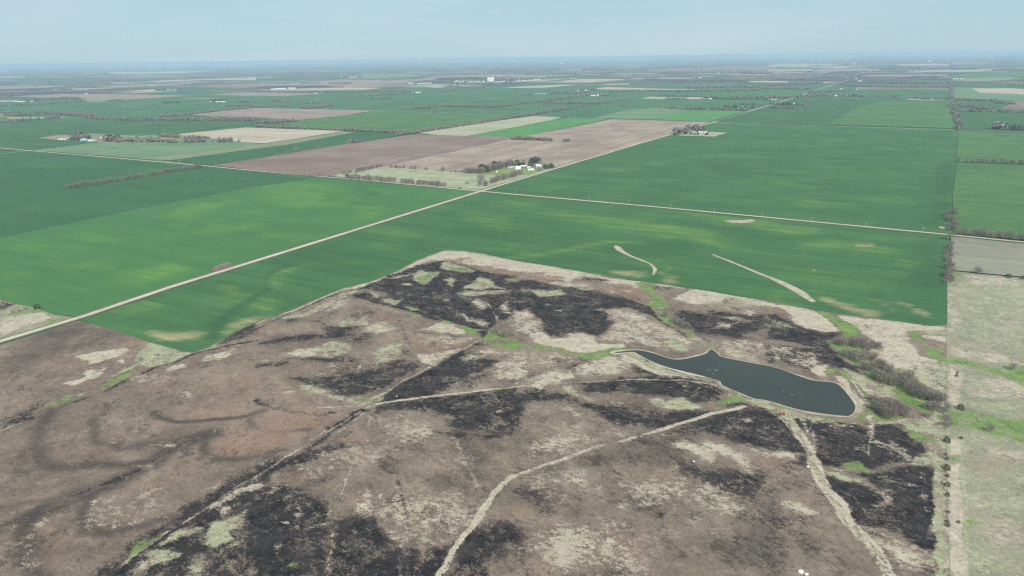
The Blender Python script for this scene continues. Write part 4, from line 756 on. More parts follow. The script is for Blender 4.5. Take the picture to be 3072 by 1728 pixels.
pg(3,2,'s',.58,22,[(1600,500),(1900,560),(2300,700),(2300,820),(2000,860),(1500,700),(1100,620),(1070,530)],[(200,950),(1000,950),(1300,1100),(1300,1400),(400,1449),(200,1300)],[(200,420),(700,400),(900,600),(400,560)],[(100,60),(600,0),(900,60),(500,240),(200,220)])
pg(3,2,'r',.48,14,[(0,750),(200,730),(100,900),(0,950)],[(1000,1100),(1250,1100),(1150,1200),(1100,1400),(1000,1300)]); pg(3,2,'r',.7,8,[(190,1270),(280,1280),(400,1449),(250,1449)])
pg(3,2,'r',.35,10,[(1350,300),(1750,330),(1700,360),(1400,350)])
# the dry grassland east of the fence
pg(2,3,'g',.62,14,[(1820,0),(2700,-60),(2700,650),(2000,620),(1820,600)]); pg(1,3,'g',.6,10,[(1850,1449),(2000,1320),(2700,1400),(2700,1500),(1850,1500)]); pg(1,3,'s',.6,8,[(1960,1310),(2500,1350),(2600,1449),(2050,1420)])
pg(1,3,'k',.55,5,[(1800,1290),(1930,1300),(1900,1400),(1810,1410)])
pg(2,3,'s',.75,6,[(1808,250),(1900,200),(1950,300),(1880,440),(1820,450)],[(1805,40),(1860,80),(1850,240),(1810,240)]); pg(2,3,'s',.66,9,[(1830,600),(2100,620),(2400,700),(2700,780),(2300,770),(1900,700)],[(2180,660),(2330,660),(2350,700),(2250,700)])
pg(2,3,'s',.40,14,[(1900,900),(2500,200),(2700,300),(2300,560),(1950,540)])
pg(2,3,'k',.92,4,[(1805,700),(1960,715),(2200,780),(2400,850),(2700,1030),(2650,1060),(2500,960),(2300,860),(2050,790),(1805,750)],[(2360,800),(2600,790),(2750,900),(2750,1020),(2450,900)])
pg(2,3,'s',.97,1.5,[(1803,762),(1950,772),(1962,1180),(1880,1205),(1803,1110)]); pg(2,3,'r',.5,1.5,[(1803,762),(1950,772),(1962,1180),(1880,1205),(1803,1110)]); pg(2,3,'g',.85,3,[(1860,815),(1900,805),(1945,830),(1930,855)])
pg(2,3,'g',.55,10,[(1965,760),(2030,780),(2030,1150),(1965,1150)]); pg(2,3,'s',.60,8,[(2000,900),(2400,900),(2700,1050),(2700,1160),(2100,1100)]); pg(2,3,'g',.7,10,[(2050,1000),(2200,960),(2250,1040),(2100,1060)],[(2000,1150),(2700,1160),(2700,1280),(2300,1280),(2000,1240)])
pg(2,3,'k',.80,6,[(1810,1240),(2100,1250),(2300,1300),(2700,1310),(2700,1460),(2100,1460),(1850,1400)])
pg(3,3,'k',.90,5,[(2100,-10),(2700,-10),(2700,130),(2300,60)]); pg(3,3,'g',.78,5,[(1830,-10),(2100,-10),(2250,70),(2000,120),(1960,300),(1940,310),(1950,230),(1940,60)])
pg(3,3,'s',.97,1.5,[(1812,62),(1942,82),(1952,235),(1812,235)],[(1820,335),(1952,310),(1962,500),(1992,800),(2012,1500),(1840,1500),(1815,900)])
pg(3,3,'k',.75,4,[(1812,240),(1950,240),(1940,300),(1830,330)]); ln(3,3,'g',.9,3,[(1958,0),(1962,300),(1985,620),(2000,1200)])
pg(3,3,'g',.62,10,[(2000,420),(2400,450),(2700,420),(2700,900),(2200,780),(2010,800)],[(2020,1050),(2300,1200),(2500,1500),(2020,1500)]); pg(3,3,'r',.30,12,[(1990,250),(2500,300),(2300,400),(2000,350)],[(2050,820),(2400,850),(2600,1000),(2300,960)]); pg(3,3,'s',.55,10,[(2050,850),(2500,900),(2700,1050),(2300,1180),(2100,1000)],[(2100,130),(2600,200),(2700,330),(2200,260)])
pg(3,3,'k',.5,5,[(1995,890),(2100,900),(2120,970),(2000,990)],[(1870,1380),(2100,1420),(2050,1460),(1870,1449)])
ln(2,3,'s',.8,2.5,[(2350,0),(2450,50),(2576,100),(2700,140)]); 
# the top of the burnt pasture
pg(1,1,'s',.88,5,[(860,1470),(1380,1290),(1600,1180),(1900,1066),(2200,1090),(2600,1165),(2600,1275),(2300,1255),(2000,1190),(1800,1170),(1600,1230),(1400,1320),(1250,1449)])
pg(1,1,'c',.88,5,[(1000,1470),(1350,1325),(1600,1222),(1900,1180),(2100,1230),(2300,1290),(2620,1315),(2620,1480)])
ln(1,1,'g',.8,4,[(1150,1385),(1600,1190),(1900,1072),(2200,1095),(2576,1170)])
pg(1,1,'r',.6,5,[(1880,1160),(2090,1150),(2080,1190),(1900,1190)],[(2250,1230),(2500,1215),(2600,1265),(2600,1340),(2350,1300)])
pg(1,1,'s',.62,5,[(1290,1360),(1500,1320),(1650,1275),(1620,1310),(1400,1355)],[(2180,1170),(2400,1190),(2576,1250),(2400,1250),(2230,1210)])
pg(1,1,'g',.82,4,[(1560,1310),(1680,1265),(1700,1290),(1840,1290),(1800,1340),(1680,1430),(1600,1380),(1550,1350)],[(1860,1200),(1960,1190),(2100,1240),(2190,1280),(2130,1295),(1980,1275),(1850,1260)],[(1900,1370),(1980,1345),(1990,1380),(1950,1430),(1900,1410)],[(2080,1460),(2200,1400),(2240,1340),(2320,1360),(2360,1420),(2500,1460)],[(1480,1410),(1550,1400),(1560,1430),(1480,1430)])
pg(1,1,'k',.85,4,[(1600,1350),(1740,1300),(1790,1310),(1680,1400)],[(1930,1235),(2100,1255),(2140,1282),(2000,1275)],[(2520,1350),(2620,1355),(2620,1385),(2530,1375)])
pg(1,2,'s',.92,5,[(-20,1165),(300,1215),(700,1287),(1100,1365),(1450,1405),(1760,1455),(1450,1440),(1250,1449),(1100,1420),(800,1380),(640,1350),(560,1400),(400,1400),(0,1275)])
pg(1,2,'s',.6,6,[(300,1370),(620,1400),(900,1449),(400,1449)])
pg(1,2,'c',.82,6,[(-20,1390),(60,1350),(200,1370),(400,1410),(560,1460),(-20,1460)],[(690,1330),(820,1340),(990,1372),(900,1388),(740,1372)],[(1430,1420),(1600,1440),(1550,1460),(1440,1460)])
pg(1,2,'r',.62,7,[(50,1280),(250,1290),(500,1350),(560,1400),(300,1390),(100,1345)],[(960,1440),(1100,1400),(1250,1425),(1200,1470),(960,1470)])
pg(1,2,'k',.9,4,[(1235,1400),(1380,1398),(1450,1430),(1430,1470),(1290,1470)],[(-20,1355),(50,1350),(60,1380),(-20,1388)])
ln(1,2,'g',.6,3,[(0,1172),(300,1218),(700,1290),(1100,1370)])
pastP = SB + [(2839,1072),(2838,1314),(2841,1445),(2846,1594),(2848,1728),(2860,1980),(-700,1980),(-700,1250),(-300,1130),(-60,1050),(0,1036),(120,1000)]
CHN = ('c', 's', 'g', 'k', 'r', 'x')
sheet("burnt_pasture", gp(pastP), 1.45, .20, M['burnt'], CHN, OPS, 3.6)
eastP = [(2838,812),(2960,824),(3072,834),(3400,877),(3560,1400),(3700,1980),(2861,1980),(2849,1728),(2847,1594),(2842,1445),(2839,1314),(2840,1072),(2842,965),(2842,850)]
sheet("dry_grassland", gp(eastP), 1.9, .20, M['east'], CHN, OPS, 2.2)
# the corner west of the gravel road
lc = [(1, .75, 4, P_(2,0,[(0,310),(390,240),(560,290),(180,420),(0,500)])), (2, .8, 4, P_(2,0,[(0,230),(300,190),(440,230),(390,250),(0,310)])), (2, .8, 4, P_(2,0,[(0,510),(420,370),(600,300),(700,290),(0,525)])), (3, .7, 4, P_(2,0,[(0,270),(280,215),(440,230),(350,260),(0,290)])), (3, .6, 3, P_(2,0,[(440,350),(600,295),(680,300),(480,380)])), (4, .95, 3, P_(2,0,[(-200,60),(0,118),(160,165),(60,215),(0,222),(-200,240)])), (0, .55, 3, P_(2,0,[(-200,60),(0,118),(160,165),(60,215),(0,222),(-200,240)]))]
sheet("meadow", gp([(-300,846),(0,899),(48,913),(98,921),(131,933),(167,946),(209,950),(232,956),(0,1016),(-300,1130)]), 2.0, .20, M['east'], CHN, lc, 2)

# pond
pond = np.vstack([q(2,2,[(1000,660),(1080,640),(1215,628),(1300,628),(1450,665),(1540,700),(1620,720),(1700,722),(1800,705),(1960,665),(1990,622),(2015,618),(2070,668),(2100,695),(2300,735),(2576,785)]),
    q(2,3,[(60,800),(150,825),(300,885),(420,925),(500,940),(600,945),(690,960),(760,1020),(830,1110),(880,1180),(875,1240),(830,1290),(760,1290),(500,1260),(300,1225),(150,1180),(0,1135)]),
    q(2,2,[(2500,1122),(2450,1120),(2300,1060),(2200,1020),(2140,990),(2110,975),(2100,945),(2075,935),(1900,880),(1700,835),(1560,800),(1400,740),(1270,670),(1230,642),(1130,652)])])
pw = gp(pond)
cen = pw.mean(0)
def smooth_poly(p, it=2):
    for _ in range(it):
        n = np.roll(p, -1, 0); p = np.stack([p * .75 + n * .25, p * .25 + n * .75], 1).reshape(-1, 2)
    return p
pws = smooth_poly(pw, 2)
def offset_poly(p, d):
    a = np.roll(p, 1, 0); b = np.roll(p, -1, 0); t = b - a; t /= np.maximum(np.hypot(t[:, 0], t[:, 1]), 1e-6)[:, None]
    ar = np.sum(p[:, 0] * np.roll(p[:, 1], -1) - np.roll(p[:, 0], -1) * p[:, 1]); s = 1 if ar > 0 else -1
    return p + np.stack([t[:, 1], -t[:, 0]], 1) * s * d
wob = np.array([.6 + 3.6 * vnoise(np.array([p[0] / 16]), np.array([p[1] / 16]), 5)[0] ** 1.4 for p in pws])
outer = offset_poly(pws, 1.0); outer = pws + (outer - pws) * wob[:, None]
n = len(pws)
bv = [(x, y, .26) for x, y in outer] + [(x, y, .225) for x, y in pws]
link("pond_bank", new_mesh("pond_bank", bv, [(i, (i + 1) % n, n + (i + 1) % n, n + i) for i in range(n)], (M['bank'],)))["kind"] = "structure"
poly_obj("pond_water", offset_poly(pws, .6), .215, 'water', px=False)

# roads
diag = [(-300,1118),(0,1025),(256,948),(511,862),(768,783),(1081,686),(1436,576),(1536,545),(1914,432),(2019,402),(2096,379),(2138,368),(2275,326),(2390,291),(2456,268),(2510,251),(2557,236),(2596,219),(2677,195),(2740,177)]
cross = [(-400,400),(0,444),(89,452),(608,497),(768,513),(1080,540),(1439,574),(1536,583),(1953,620),(2304,653),(2829,703),(3072,727),(3400,762)]
cross2 = [(1126,332),(1300,338),(1536,346),(1700,353),(1834,358),(2126,366),(2304,373),(2600,382),(2870,390),(3072,394),(3400,402)]
minor = [(-200,480),(0,462),(89,452),(271,432),(316,427)]
ribbon("road_verge", diag, 15, .50, 'ditch'); ribbon("road_verge", cross, 13, .51, 'ditch')
ribbon("gravel_road", diag, 8.2, .60, 'gravel'); ribbon("gravel_road", cross, 6.5, .62, 'gravel'); ribbon("gravel_road", cross2, 7, .63, 'gravel'); ribbon("gravel_road", minor, 5, .64, 'gravel')
ribbon("farm_track", q(0,0,[(680,1122),(1100,1098),(1550,1058),(1900,1035),(2100,1022)]), 6, .65, 'straw'); ribbon("farm_track", q(0,0,[(850,1030),(1550,1050),(2250,1070)]), 5, .65, 'straw'); ribbon("farm_track", q(0,1,[(1240,1115),(1560,1085)]), 7, .65, 'straw')
ribbon("farm_track", q(0,1,[(1900,1040),(2200,1010),(2576,978)]), 8, .65, 'straw'); ribbon("farm_track", q(0,3,[(1390,640),(1640,700)]), 3, .65, 'straw')
ribbon("farm_track", q(1,2,[(370,240),(330,225),(200,225),(60,245)]), 4, .66, 'straw')
# ---------------------------------------------------------------- trees
def tube(v, f, a, b, ra, rb, n=5):
    a = np.array(a, float); b = np.array(b, float); d = b - a; L = np.linalg.norm(d); d /= max(L, 1e-6)
    u = np.cross(d, (0, 0, 1.0)) if abs(d[2]) < .9 else np.cross(d, (1.0, 0, 0)); u /= np.linalg.norm(u); w = np.cross(d, u); s = len(v)
    for c, r in ((a, ra), (b, rb)):
        for k in range(n): t = 2 * math.pi * k / n; v.append(tuple(c + (u * math.cos(t) + w * math.sin(t)) * r))
    for k in range(n): f.append((s + k, s + (k + 1) % n, s + n + (k + 1) % n, s + n + k))
    f.append(tuple(s + n + k for k in range(n)))
def tree_parts(seed, h, rx, ntw, tw, ev=False, dense=1.0):
    rg = np.random.RandomState(seed); tv = []; tf = []
    tube(tv, tf, (0, 0, -.2), (rg.uniform(-.2, .2), rg.uniform(-.2, .2), h * (.8 if ev else .38)), h * .028, h * .012 if ev else h * .02, 6)
    tips = []
    if not ev:
        for k in range(7):
            a = k * 2.4 + rg.uniform(-.4, .4); r = rx * rg.uniform(.45, .75); z = h * rg.uniform(.62, .88)
            p = (math.cos(a) * r, math.sin(a) * r, z); tube(tv, tf, (0, 0, h * rg.uniform(.2, .36)), p, h * .014, h * .004, 4); tips.append(p)
    v = []; f = []
    for k in range(ntw):
        if ev:
            z = h * (.06 + .94 * rg.rand() ** .9); rr = rx * max(0.0, 1 - (z / h) ** 3.0) ** .6 + .15; a = rg.rand() * 6.283; r = rr * rg.uniform(.45, 1.08)
            c = np.array((math.cos(a) * r, math.sin(a) * r, z)); d = np.array((math.cos(a), math.sin(a), rg.uniform(-.5, .25))) + rg.normal(0, .35, 3); L = rg.uniform(.6, 1.3) * tw * 2.2
        else:
            while True:
                u = rg.uniform(-1, 1, 3)
                if .12 < u @ u < 1: break
            lob = 1 + .22 * math.sin(u[0] * 5 + seed) * math.cos(u[1] * 4 + seed * 2)
            c = np.array((u[0] * rx * lob, u[1] * rx * lob, h * .56 + u[2] * h * .43 * lob)); d = c - np.array((0, 0, h * .28)); d /= np.linalg.norm(d); d = d + rg.normal(0, .38, 3); L = rg.uniform(.6, 1.5) * rx * .42
        d /= np.linalg.norm(d); s = np.cross(d, rg.normal(0, 1, 3)); s /= max(np.linalg.norm(s), 1e-6); w = tw * rg.uniform(.5, 1.2)
        n = len(v)
        if ev: v += [tuple(c - s * w), tuple(c + s * w), tuple(c + d * L)]; f.append((n, n + 1, n + 2))
        else:
            v += [tuple(c - d * L * .5), tuple(c + s * w * .5 + d * L * .1), tuple(c + d * L * .5)]; f.append((n, n + 1, n + 2))
    return tv, tf, v, f
def make_tree(name, seed, h, rx, ntw, tw, crown, label, cat, ev=False, parts=True):
    tv, tf, v, f = tree_parts(seed, h, rx, ntw, tw, ev)
    if parts:
        e = bpy.data.objects.new(name, None); C.objects.link(e)
        link("trunk", new_mesh("trunk", tv, tf, (M['bark'],)), e); link("crown", new_mesh("crown", v, f, (M[crown],)), e)
    else:
        n = len(tv); mi = [0] * len(tf) + [1] * len(f)
        e = link(name, new_mesh(name, tv + v, tf + [tuple(i + n for i in q_) for q_ in f], (M['bark'], M[crown]), mi))
    tag(e, label, cat); return e
protos = {}
def proto(kind, k, parts=True):
    key = (kind, k, parts)
    if key not in protos:
        if kind == 'bare': o = make_tree("bare_tree", 10 + k, 8.0, 3.6 + .3 * (k % 3), 720, .32, 'twig', "", "tree", parts=parts)
        elif kind == 'pale': o = make_tree("bare_tree", 30 + k, 8.0, 3.6, 500, .26, 'twig_pale', "", "tree", parts=parts)
        elif kind == 'shrub': o = make_tree("bare_shrub", 50 + k, 4.0, 2.6, 380, .22, 'twig', "", "shrub", parts=parts)
        elif kind == 'green': o = make_tree("budding_tree", 70 + k, 9.0, 4.6, 700, .3, 'twig_green', "", "tree", parts=parts)
        elif kind == 'ever': o = make_tree("evergreen_tree", 90 + k, 9.0, 3.6, 620, .42, 'ever', "", "tree", ev=True, parts=parts)
        elif kind == 'bush': o = make_tree("evergreen_bush", 110 + k, 3.0, 1.5, 260, .25, 'ever', "", "bush", ev=True, parts=parts)
        o["_used"] = 0; protos[key] = o
    return protos[key]
N_IND = {}
far_list = []
def put(kind, x, y, s, label, group=None, parts=True, cat=None):
    p = proto(kind, random.randrange(4 if kind == 'bare' else 2), parts)
    sc = s if isinstance(s, tuple) else (s * random.uniform(.92, 1.08), s * random.uniform(.92, 1.08), s)
    if p["_used"] == 0:
        p["_used"] = 1; p.location = (x, y, .2); p.rotation_euler = (0, 0, random.uniform(0, 6.28)); p.scale = sc; o = p
    else: o = copy_thing(p, (x, y, .2), random.uniform(0, 6.28), sc)
    o["label"] = label
    if group: o["group"] = group
    elif "group" in o: del o["group"]
    N_IND[kind] = N_IND.get(kind, 0) + 1
    return o
def along(pts, step, wid=0.0, gap=0.0):
    w = np.asarray(pts, float); res = []
    for i in range(len(w) - 1):
        d = w[i + 1] - w[i]; L = np.hypot(*d); n = max(1, int(round(L / step)))
        u = d / max(L, 1e-6); nn = np.array((-u[1], u[0]))
        for k in range(n):
            if random.random() < gap: continue
            t = (k + random.uniform(.2, .8)) / n
            res.append(w[i] + d * t + nn * random.uniform(-wid, wid) / 2)
    return res
def row(r, c, pts, step, s, label, group, kind='bare', wid=2.0, parts=False, gap=0.0, mixk=None, mixp=0.3):
    L_ = along(P_(r, c, pts), step, wid, gap)
    for i, p in enumerate(L_):
        k = mixk if (mixk and random.random() < mixp) else kind; sc = random.uniform(.78, 1.2)
        w_ = "one of the taller " if sc > 1.06 else ("one of the shorter " if sc < .9 else "middling ")
        lb = label.replace("bare tree", ("evergreen tree" if k == 'ever' else "bare tree"), 1).replace("tree in the tall", ("dark evergreen in the tall" if k == 'ever' else "bare tree in the tall"))
        if len(L_) > 7: lb = lb + ", " + ("left part", "middle part", "right part")[min(2, i * 3 // len(L_))]
        put(k, p[0], p[1], s * sc, lb, group, parts)

# creek trees beside the pond (read in a 5.176x enlargement with its corner at 2480, 980)
creek = [(150,270,.8),(200,290,.8),(270,300,.75),(380,290,1.05),(450,320,1.0),(500,300,1.0),(560,280,.9),(600,330,.8),(660,370,.8),(700,290,.6),(770,340,.75),(810,310,.6),(290,440,.85),(350,490,.95),(430,480,.9),(520,560,1.15),(560,480,1.0),(620,490,.7),(700,530,.7),(740,500,.7),(560,660,.8),(640,680,.9),(720,690,.9),(800,630,.85),(860,650,.95),(740,790,1.0),(800,830,1.0),(870,870,1.15),(930,770,1.0),(970,710,.9),(1000,810,.95),(1040,915,1.05),(1100,880,1.0),(1150,860,.9),(1180,930,1.0),(1230,830,.9),(1290,800,.85),(1260,1010,1.0),(1330,970,1.05),(1360,1060,1.0),(1400,1110,.9),(1440,1040,1.0),(1480,1120,.95),(1540,1080,.9),(1580,1130,.9),(1640,1160,.9),(1700,1130,.85),(1740,1190,.9),(1790,1150,.8),(1560,1280,.75),(1630,1300,.85),(1700,1290,.75),(1660,1260,.7)]
grove = [(680,1140,.55),(740,1150,.5),(720,1270,.8),(780,1310,.9),(830,1250,.9),(860,1350,.95),(900,1400,.9),(940,1290,.9),(970,1425,1.0),(1000,1350,1.0),(1010,1240,.85),(1060,1390,.9),(1090,1280,.85),(1130,1340,.85),(1170,1300,.7),(1210,1395,.8),(1250,1330,.6),(760,1210,.7),(920,1200,.7)]
def zp(x, y): return g1(2480 + x / 5.176, 980 + y / 5.176)
for x, y, s in creek: px, py = zp(x, y + 6); put('bare', px, py, s * 1.22, ("large " if s >= 1.0 else ("small " if s < .8 else "")) + "bare tree in the creek belt east of the pond, " + ("at its upper left end" if x < 520 else ("in its upper middle" if x < 900 else ("in its lower middle" if x < 1350 else "at its lower right end"))), "trees along the creek east of the pond")
for x, y, s in grove: px, py = zp(x, y + 6); put('bare', px, py, s * 1.22, ("large " if s >= .95 else ("small " if s < .72 else "")) + "bare tree in the rounded grove below the pond's dam, " + ("left side" if x < 840 else ("middle" if x < 1040 else "right side")), "trees of the grove below the dam")
for x, y, s, l in [(1500,1390,.6,"low bare shrub by the eroded gully, left of its twin"),(1570,1420,.75,"low bare shrub by the eroded gully, nearest the fence")]: px, py = zp(x, y); put('shrub', px, py, s * 1.4, l)
for r, c, x, y, s, l in [(2,3,1800,1235,.8,"bare tree on the fence line where the creek crosses, the upper one"),(2,3,1765,1265,.8,"bare tree on the fence line where the creek crosses, leaning left"),(2,3,1795,1335,.8,"bare tree on the fence line just under the creek crossing"),(2,3,1805,1400,.85,"lowest bare tree on the fence line under the creek crossing"),
    (2,2,1540,295,1.0,"bare tree at the head of the draw, upper one of three"),(2,2,1640,350,1.0,"bare tree in the draw above the pond, middle one of its row"),(2,2,1690,385,1.05,"wide bare tree in the draw above the pond"),(2,2,1750,410,1.0,"bare tree in the draw above the pond, nearest the water"),
    (2,1,2420,470,1.3,"large bare grey tree on the green creek bank left of the pond"),(2,1,2490,500,1.1,"smaller bare tree beside the large one on the creek bank left of the pond"),
    (1,3,2110,1310,1.3,"lone bare tree with spreading limbs casting a shadow by the right edge"),
    (2,3,2460,825,.9,"bare tree by the green ditch at the right edge"),(2,3,2230,1449,.8,"small bare tree in the green bottom at the right edge")]:
    a = P_(r, c, [(x, y)])[0]; put('bare', a[0], a[1], s, l)
for r, c, x, y, s, l in [(2,3,1935,1225,2.0,"round dark evergreen bush at the lower end of the tan strip"),(3,3,1797,105,2.0,"large dark evergreen bush on the fence line at the top of the row"),(3,3,1945,70,.9,"small dark bush at the top right corner of the tan strip"),(3,3,1800,280,1.0,"small dark bush on the fence line, second from the top"),
    (3,3,1797,380,1.7,"big dark evergreen bush on the fence line, third from the top"),(3,3,1803,452,1.0,"small dark bush on the fence line, right under the third one"),(3,3,1803,545,1.3,"dark bush halfway down the fence line"),(3,3,1804,645,1.1,"dark bush on the fence line beside the burnt corner"),
    (3,3,1812,815,.8,"tiny dark bush on the fence line, above a close pair"),(3,3,1803,912,.8,"upper dark bush of the close pair on the fence line"),(3,3,1808,950,1.0,"lower dark bush of the close pair on the fence line"),(3,3,1915,918,.8,"small dark bush standing alone in the tan strip"),
    (3,3,1790,235,.7,"tiny dark bush on the fence line, between two larger ones"),
    (1,3,2418,1345,2.3,"dark evergreen bush at the edge of the thin stubble, right edge"),(1,3,2560,1360,2.0,"dark evergreen bush cut by the right edge"),(2,0,375,212,2.6,"dark green bush at the field corner on the left"),(1,1,2050,452,1.8,"small dark green bush near the crossroads")]:
    a = P_(r, c, [(x, y)])[0]; put('bush', a[0], a[1], s * .75, l)
for r, c, x, y, s, l in [(2,0,130,255,1.1,"bare shrub in the corner meadow at the left edge"),(2,0,190,240,.8,"smaller bare shrub beside the first in the corner meadow"),(2,0,262,218,.9,"bare shrub in the corner meadow, nearest the green bush"),(2,0,670,292,1.2,"bare shrub where the meadow meets the gravel road"),
    (2,0,1415,735,1.2,"dark shrub on the grey green flat left of the wheat tip"),(2,0,1590,690,.9,"small shrub in the grey green flat under the wheat tip"),(2,0,830,1125,1.0,"shrub below the green strip of the left creek"),(2,0,190,1290,1.5,"shrub in the charred gully at the left edge"),
    (1,1,640,318,1.8,"round shrub on the verge below the ploughed field"),(1,1,2125,408,1.9,"lone shrub in the pale meadow near the crossroads"),(2,2,1150,590,.6,"tiny dark shrub on the pale bank left of the pond"),(1,0,2335,238,1.4,"shrub at the ploughed field's lower left corner"),
    (2,3,1240,985,.6,"tiny shrub on the dam's flat")]:
    a = P_(r, c, [(x, y)])[0]; put('shrub', a[0], a[1], s, l)
a = P_(1,3,[(1825,965)])[0]; put('green', a[0], a[1], 1.45, "large pale green budding tree where the gravel road meets the tree row")
a = P_(1,3,[(1830,1245)])[0]; put('green', a[0], a[1], .75, "small pale green budding tree in the row under the large one")
# windbreak left of the road, hedgerows
row(1,0,[(665,452),(1100,388),(1600,308),(2035,234)], 7.5, 1.4, "bare tree in the long windbreak crossing the dark wheat field", "trees of the windbreak in the dark wheat", wid=8)
row(1,1,[(850,308),(1040,283),(1235,238)], 9, 1.35, "bare tree in the row along the meadow's upper left edge", "trees along the meadow's upper left edge", wid=6)
row(1,1,[(895,345),(1130,365),(1400,386)], 7.5, 1.55, "bare tree in the long clump between the meadow and the cross road", "trees of the long roadside clump", wid=10)
row(1,1,[(1460,395),(1750,418),(1920,433)], 8, 1.5, "bare tree in the second clump between the meadow and the cross road", "trees of the second roadside clump", wid=8)
row(1,1,[(1345,240),(1500,250)], 9, 1.2, "bare tree in the small clump on the meadow's upper edge", "trees of the small clump on the meadow's upper edge", wid=6)
row(1,1,[(1950,288),(2100,292)], 9, .9, "bare tree in the low clump left of the farm's shelterbelt", "trees left of the farm's shelterbelt", wid=6)
for x, y, s, l in [(1262,236,1.3,"bare tree alone on the meadow's upper edge, left one"),(1560,252,1.1,"bare tree in the pair on the meadow's upper edge, left one"),(1600,258,1.4,"bare tree in the pair on the meadow's upper edge, right one"),(1715,266,1.2,"single bare tree right of the pair on the meadow's upper edge"),(1880,278,1.7,"big bare tree on the meadow's upper edge"),(2262,378,2.2,"tall bare tree in the meadow left of the farm's lower tree row")]:
    a = P_(1,1,[(x, y)])[0]; put('bare', a[0], a[1], s, l, parts=False)
row(1,1,[(2245,425),(2340,428)], 7, 1.7, "bare tree of the round clump nearest the crossroads", "trees of the clump nearest the crossroads", wid=10)
row(1,1,[(2350,402),(2576,340),(2652,315)], 8.5, 1.6, "bare tree in the row between the farm and the gravel road", "trees between the farm and the gravel road", wid=8)
row(1,1,[(2115,300),(2250,297),(2400,255),(2600,212)], 4.6, 1.9, "tree in the tall shelterbelt behind the farm", "trees of the farm's shelterbelt", wid=26, mixk='ever', mixp=.12)
row(1,3,[(1838,680),(1842,760),(1838,880)], 8, 1.1, "bare tree in the tree row above the cross road on the right", "trees of the row above the cross road", wid=16)
row(1,3,[(1815,1010),(1820,1130),(1815,1280),(1812,1420)], 8, 1.0, "bare tree in the tree row below the cross road on the right", "trees of the row below the cross road", wid=10)
row(1,3,[(1885,905),(2150,930),(2400,960),(2700,990)], 7.5, 1.5, "bare tree in the thick belt by the right edge", "trees of the thick belt on the right", wid=12)
for x, y, s, l in [(1908,180,1.7,"reddish bare tree at the end of the far hedgerow on the right")]:
    a = P_(1,3,[(x, y)])[0]; put('bare', a[0], a[1], s, l, parts=False)
row(1,3,[(1985,183),(2080,186)], 9, 1.4, "bare tree of the small clump in the far right hedgerow", "trees of the small clump in the right hedgerow", wid=6); row(1,3,[(2105,188),(2310,194)], 9, 1.4, "bare tree of the middle stretch of the far right hedgerow", "trees of the middle of the right hedgerow", wid=6); row(1,3,[(2340,196),(2700,208)], 9, 1.6, "bare tree of the far right hedgerow, at the frame's edge", "trees of the right hedgerow at the edge", wid=6)
for k, (x, y, s) in enumerate([(65,138,1.6),(205,113,1.4),(280,104,1.0),(305,100,1.2),(355,93,1.0),(445,78,1.2),(510,66,1.3),(535,62,1.2),(600,52,1.9),(645,46,1.3)]):
    a = P_(1,1,[(x, y)])[0]; put('shrub', a[0], a[1], s * 1.3, "dark shrub on the line between the green strip and the ploughed field", "shrubs between the green strip and the ploughed field", parts=False)
for x, y, s in [(2315,186,1.6),(2365,180,1.4),(2535,152,1.2)]:
    a = P_(1,0,[(x, y)])[0]; put('shrub', a[0], a[1], s, "dark shrub on the line between the green strip and the ploughed field", "shrubs between the green strip and the ploughed field", parts=False)
a = P_(1,1,[(405,84)])[0]; put('pale', a[0], a[1], 2.3, "tall pale bare tree on the ploughed field's upper left edge", parts=False)
a = P_(0,2,[(1503,1118)])[0]; put('pale', a[0], a[1], 2.8, "lone pale bare tree between grey green fields in the distance", parts=False)
# farmyard evergreens (8.587x enlargement, corner 1390, 460)
def z2(x, y): return g1(1390 + x / 8.587, 460 + y / 8.587)
for x, y, s, k, l in [(1430,330,1.5,'ever',"dark evergreen behind the red barn, left one"),(1490,330,1.7,'ever',"dark evergreen behind the red barn, middle one"),(1560,310,1.3,'ever',"dark evergreen behind the red barn, right one"),(1550,280,2.1,'bare',"bare tree rising behind the barn's evergreens"),
    (1740,345,2.4,'ever',"broad evergreen left of the farmhouse, front one"),(1760,260,2.5,'ever',"tall evergreen behind the farmhouse, left one"),(1830,250,2.8,'ever',"tallest dark evergreen behind the farmhouse"),(1900,240,2.7,'ever',"tall evergreen behind the farmhouse, right one"),(1950,225,2.0,'ever',"slim evergreen behind the farmhouse, far right one"),
    (2110,395,2.0,'ever',"dark evergreen right of the farmhouse, nearer the road"),(2160,405,1.8,'ever',"dark evergreen right of the farmhouse, front one"),(2250,380,2.2,'ever',"dark evergreen at the farm's right corner by the road"),(2290,375,1.6,'ever',"small dark evergreen at the farm's outermost right corner"),
    (1930,470,2.0,'pale',"pale bare tree in front of the farmhouse, left one"),(1990,465,2.1,'pale',"pale bare tree in front of the farmhouse, right one"),(1850,390,1.6,'pale',"pale bare tree between the sheds and the farmhouse"),(2000,300,2.0,'pale',"pale bare tree beside the farmhouse roof")]:
    a = z2(x, y); put(k, a[0], a[1], (s * .92, s * .92, s * .62) if k == 'ever' else s * .85, l, parts=False)

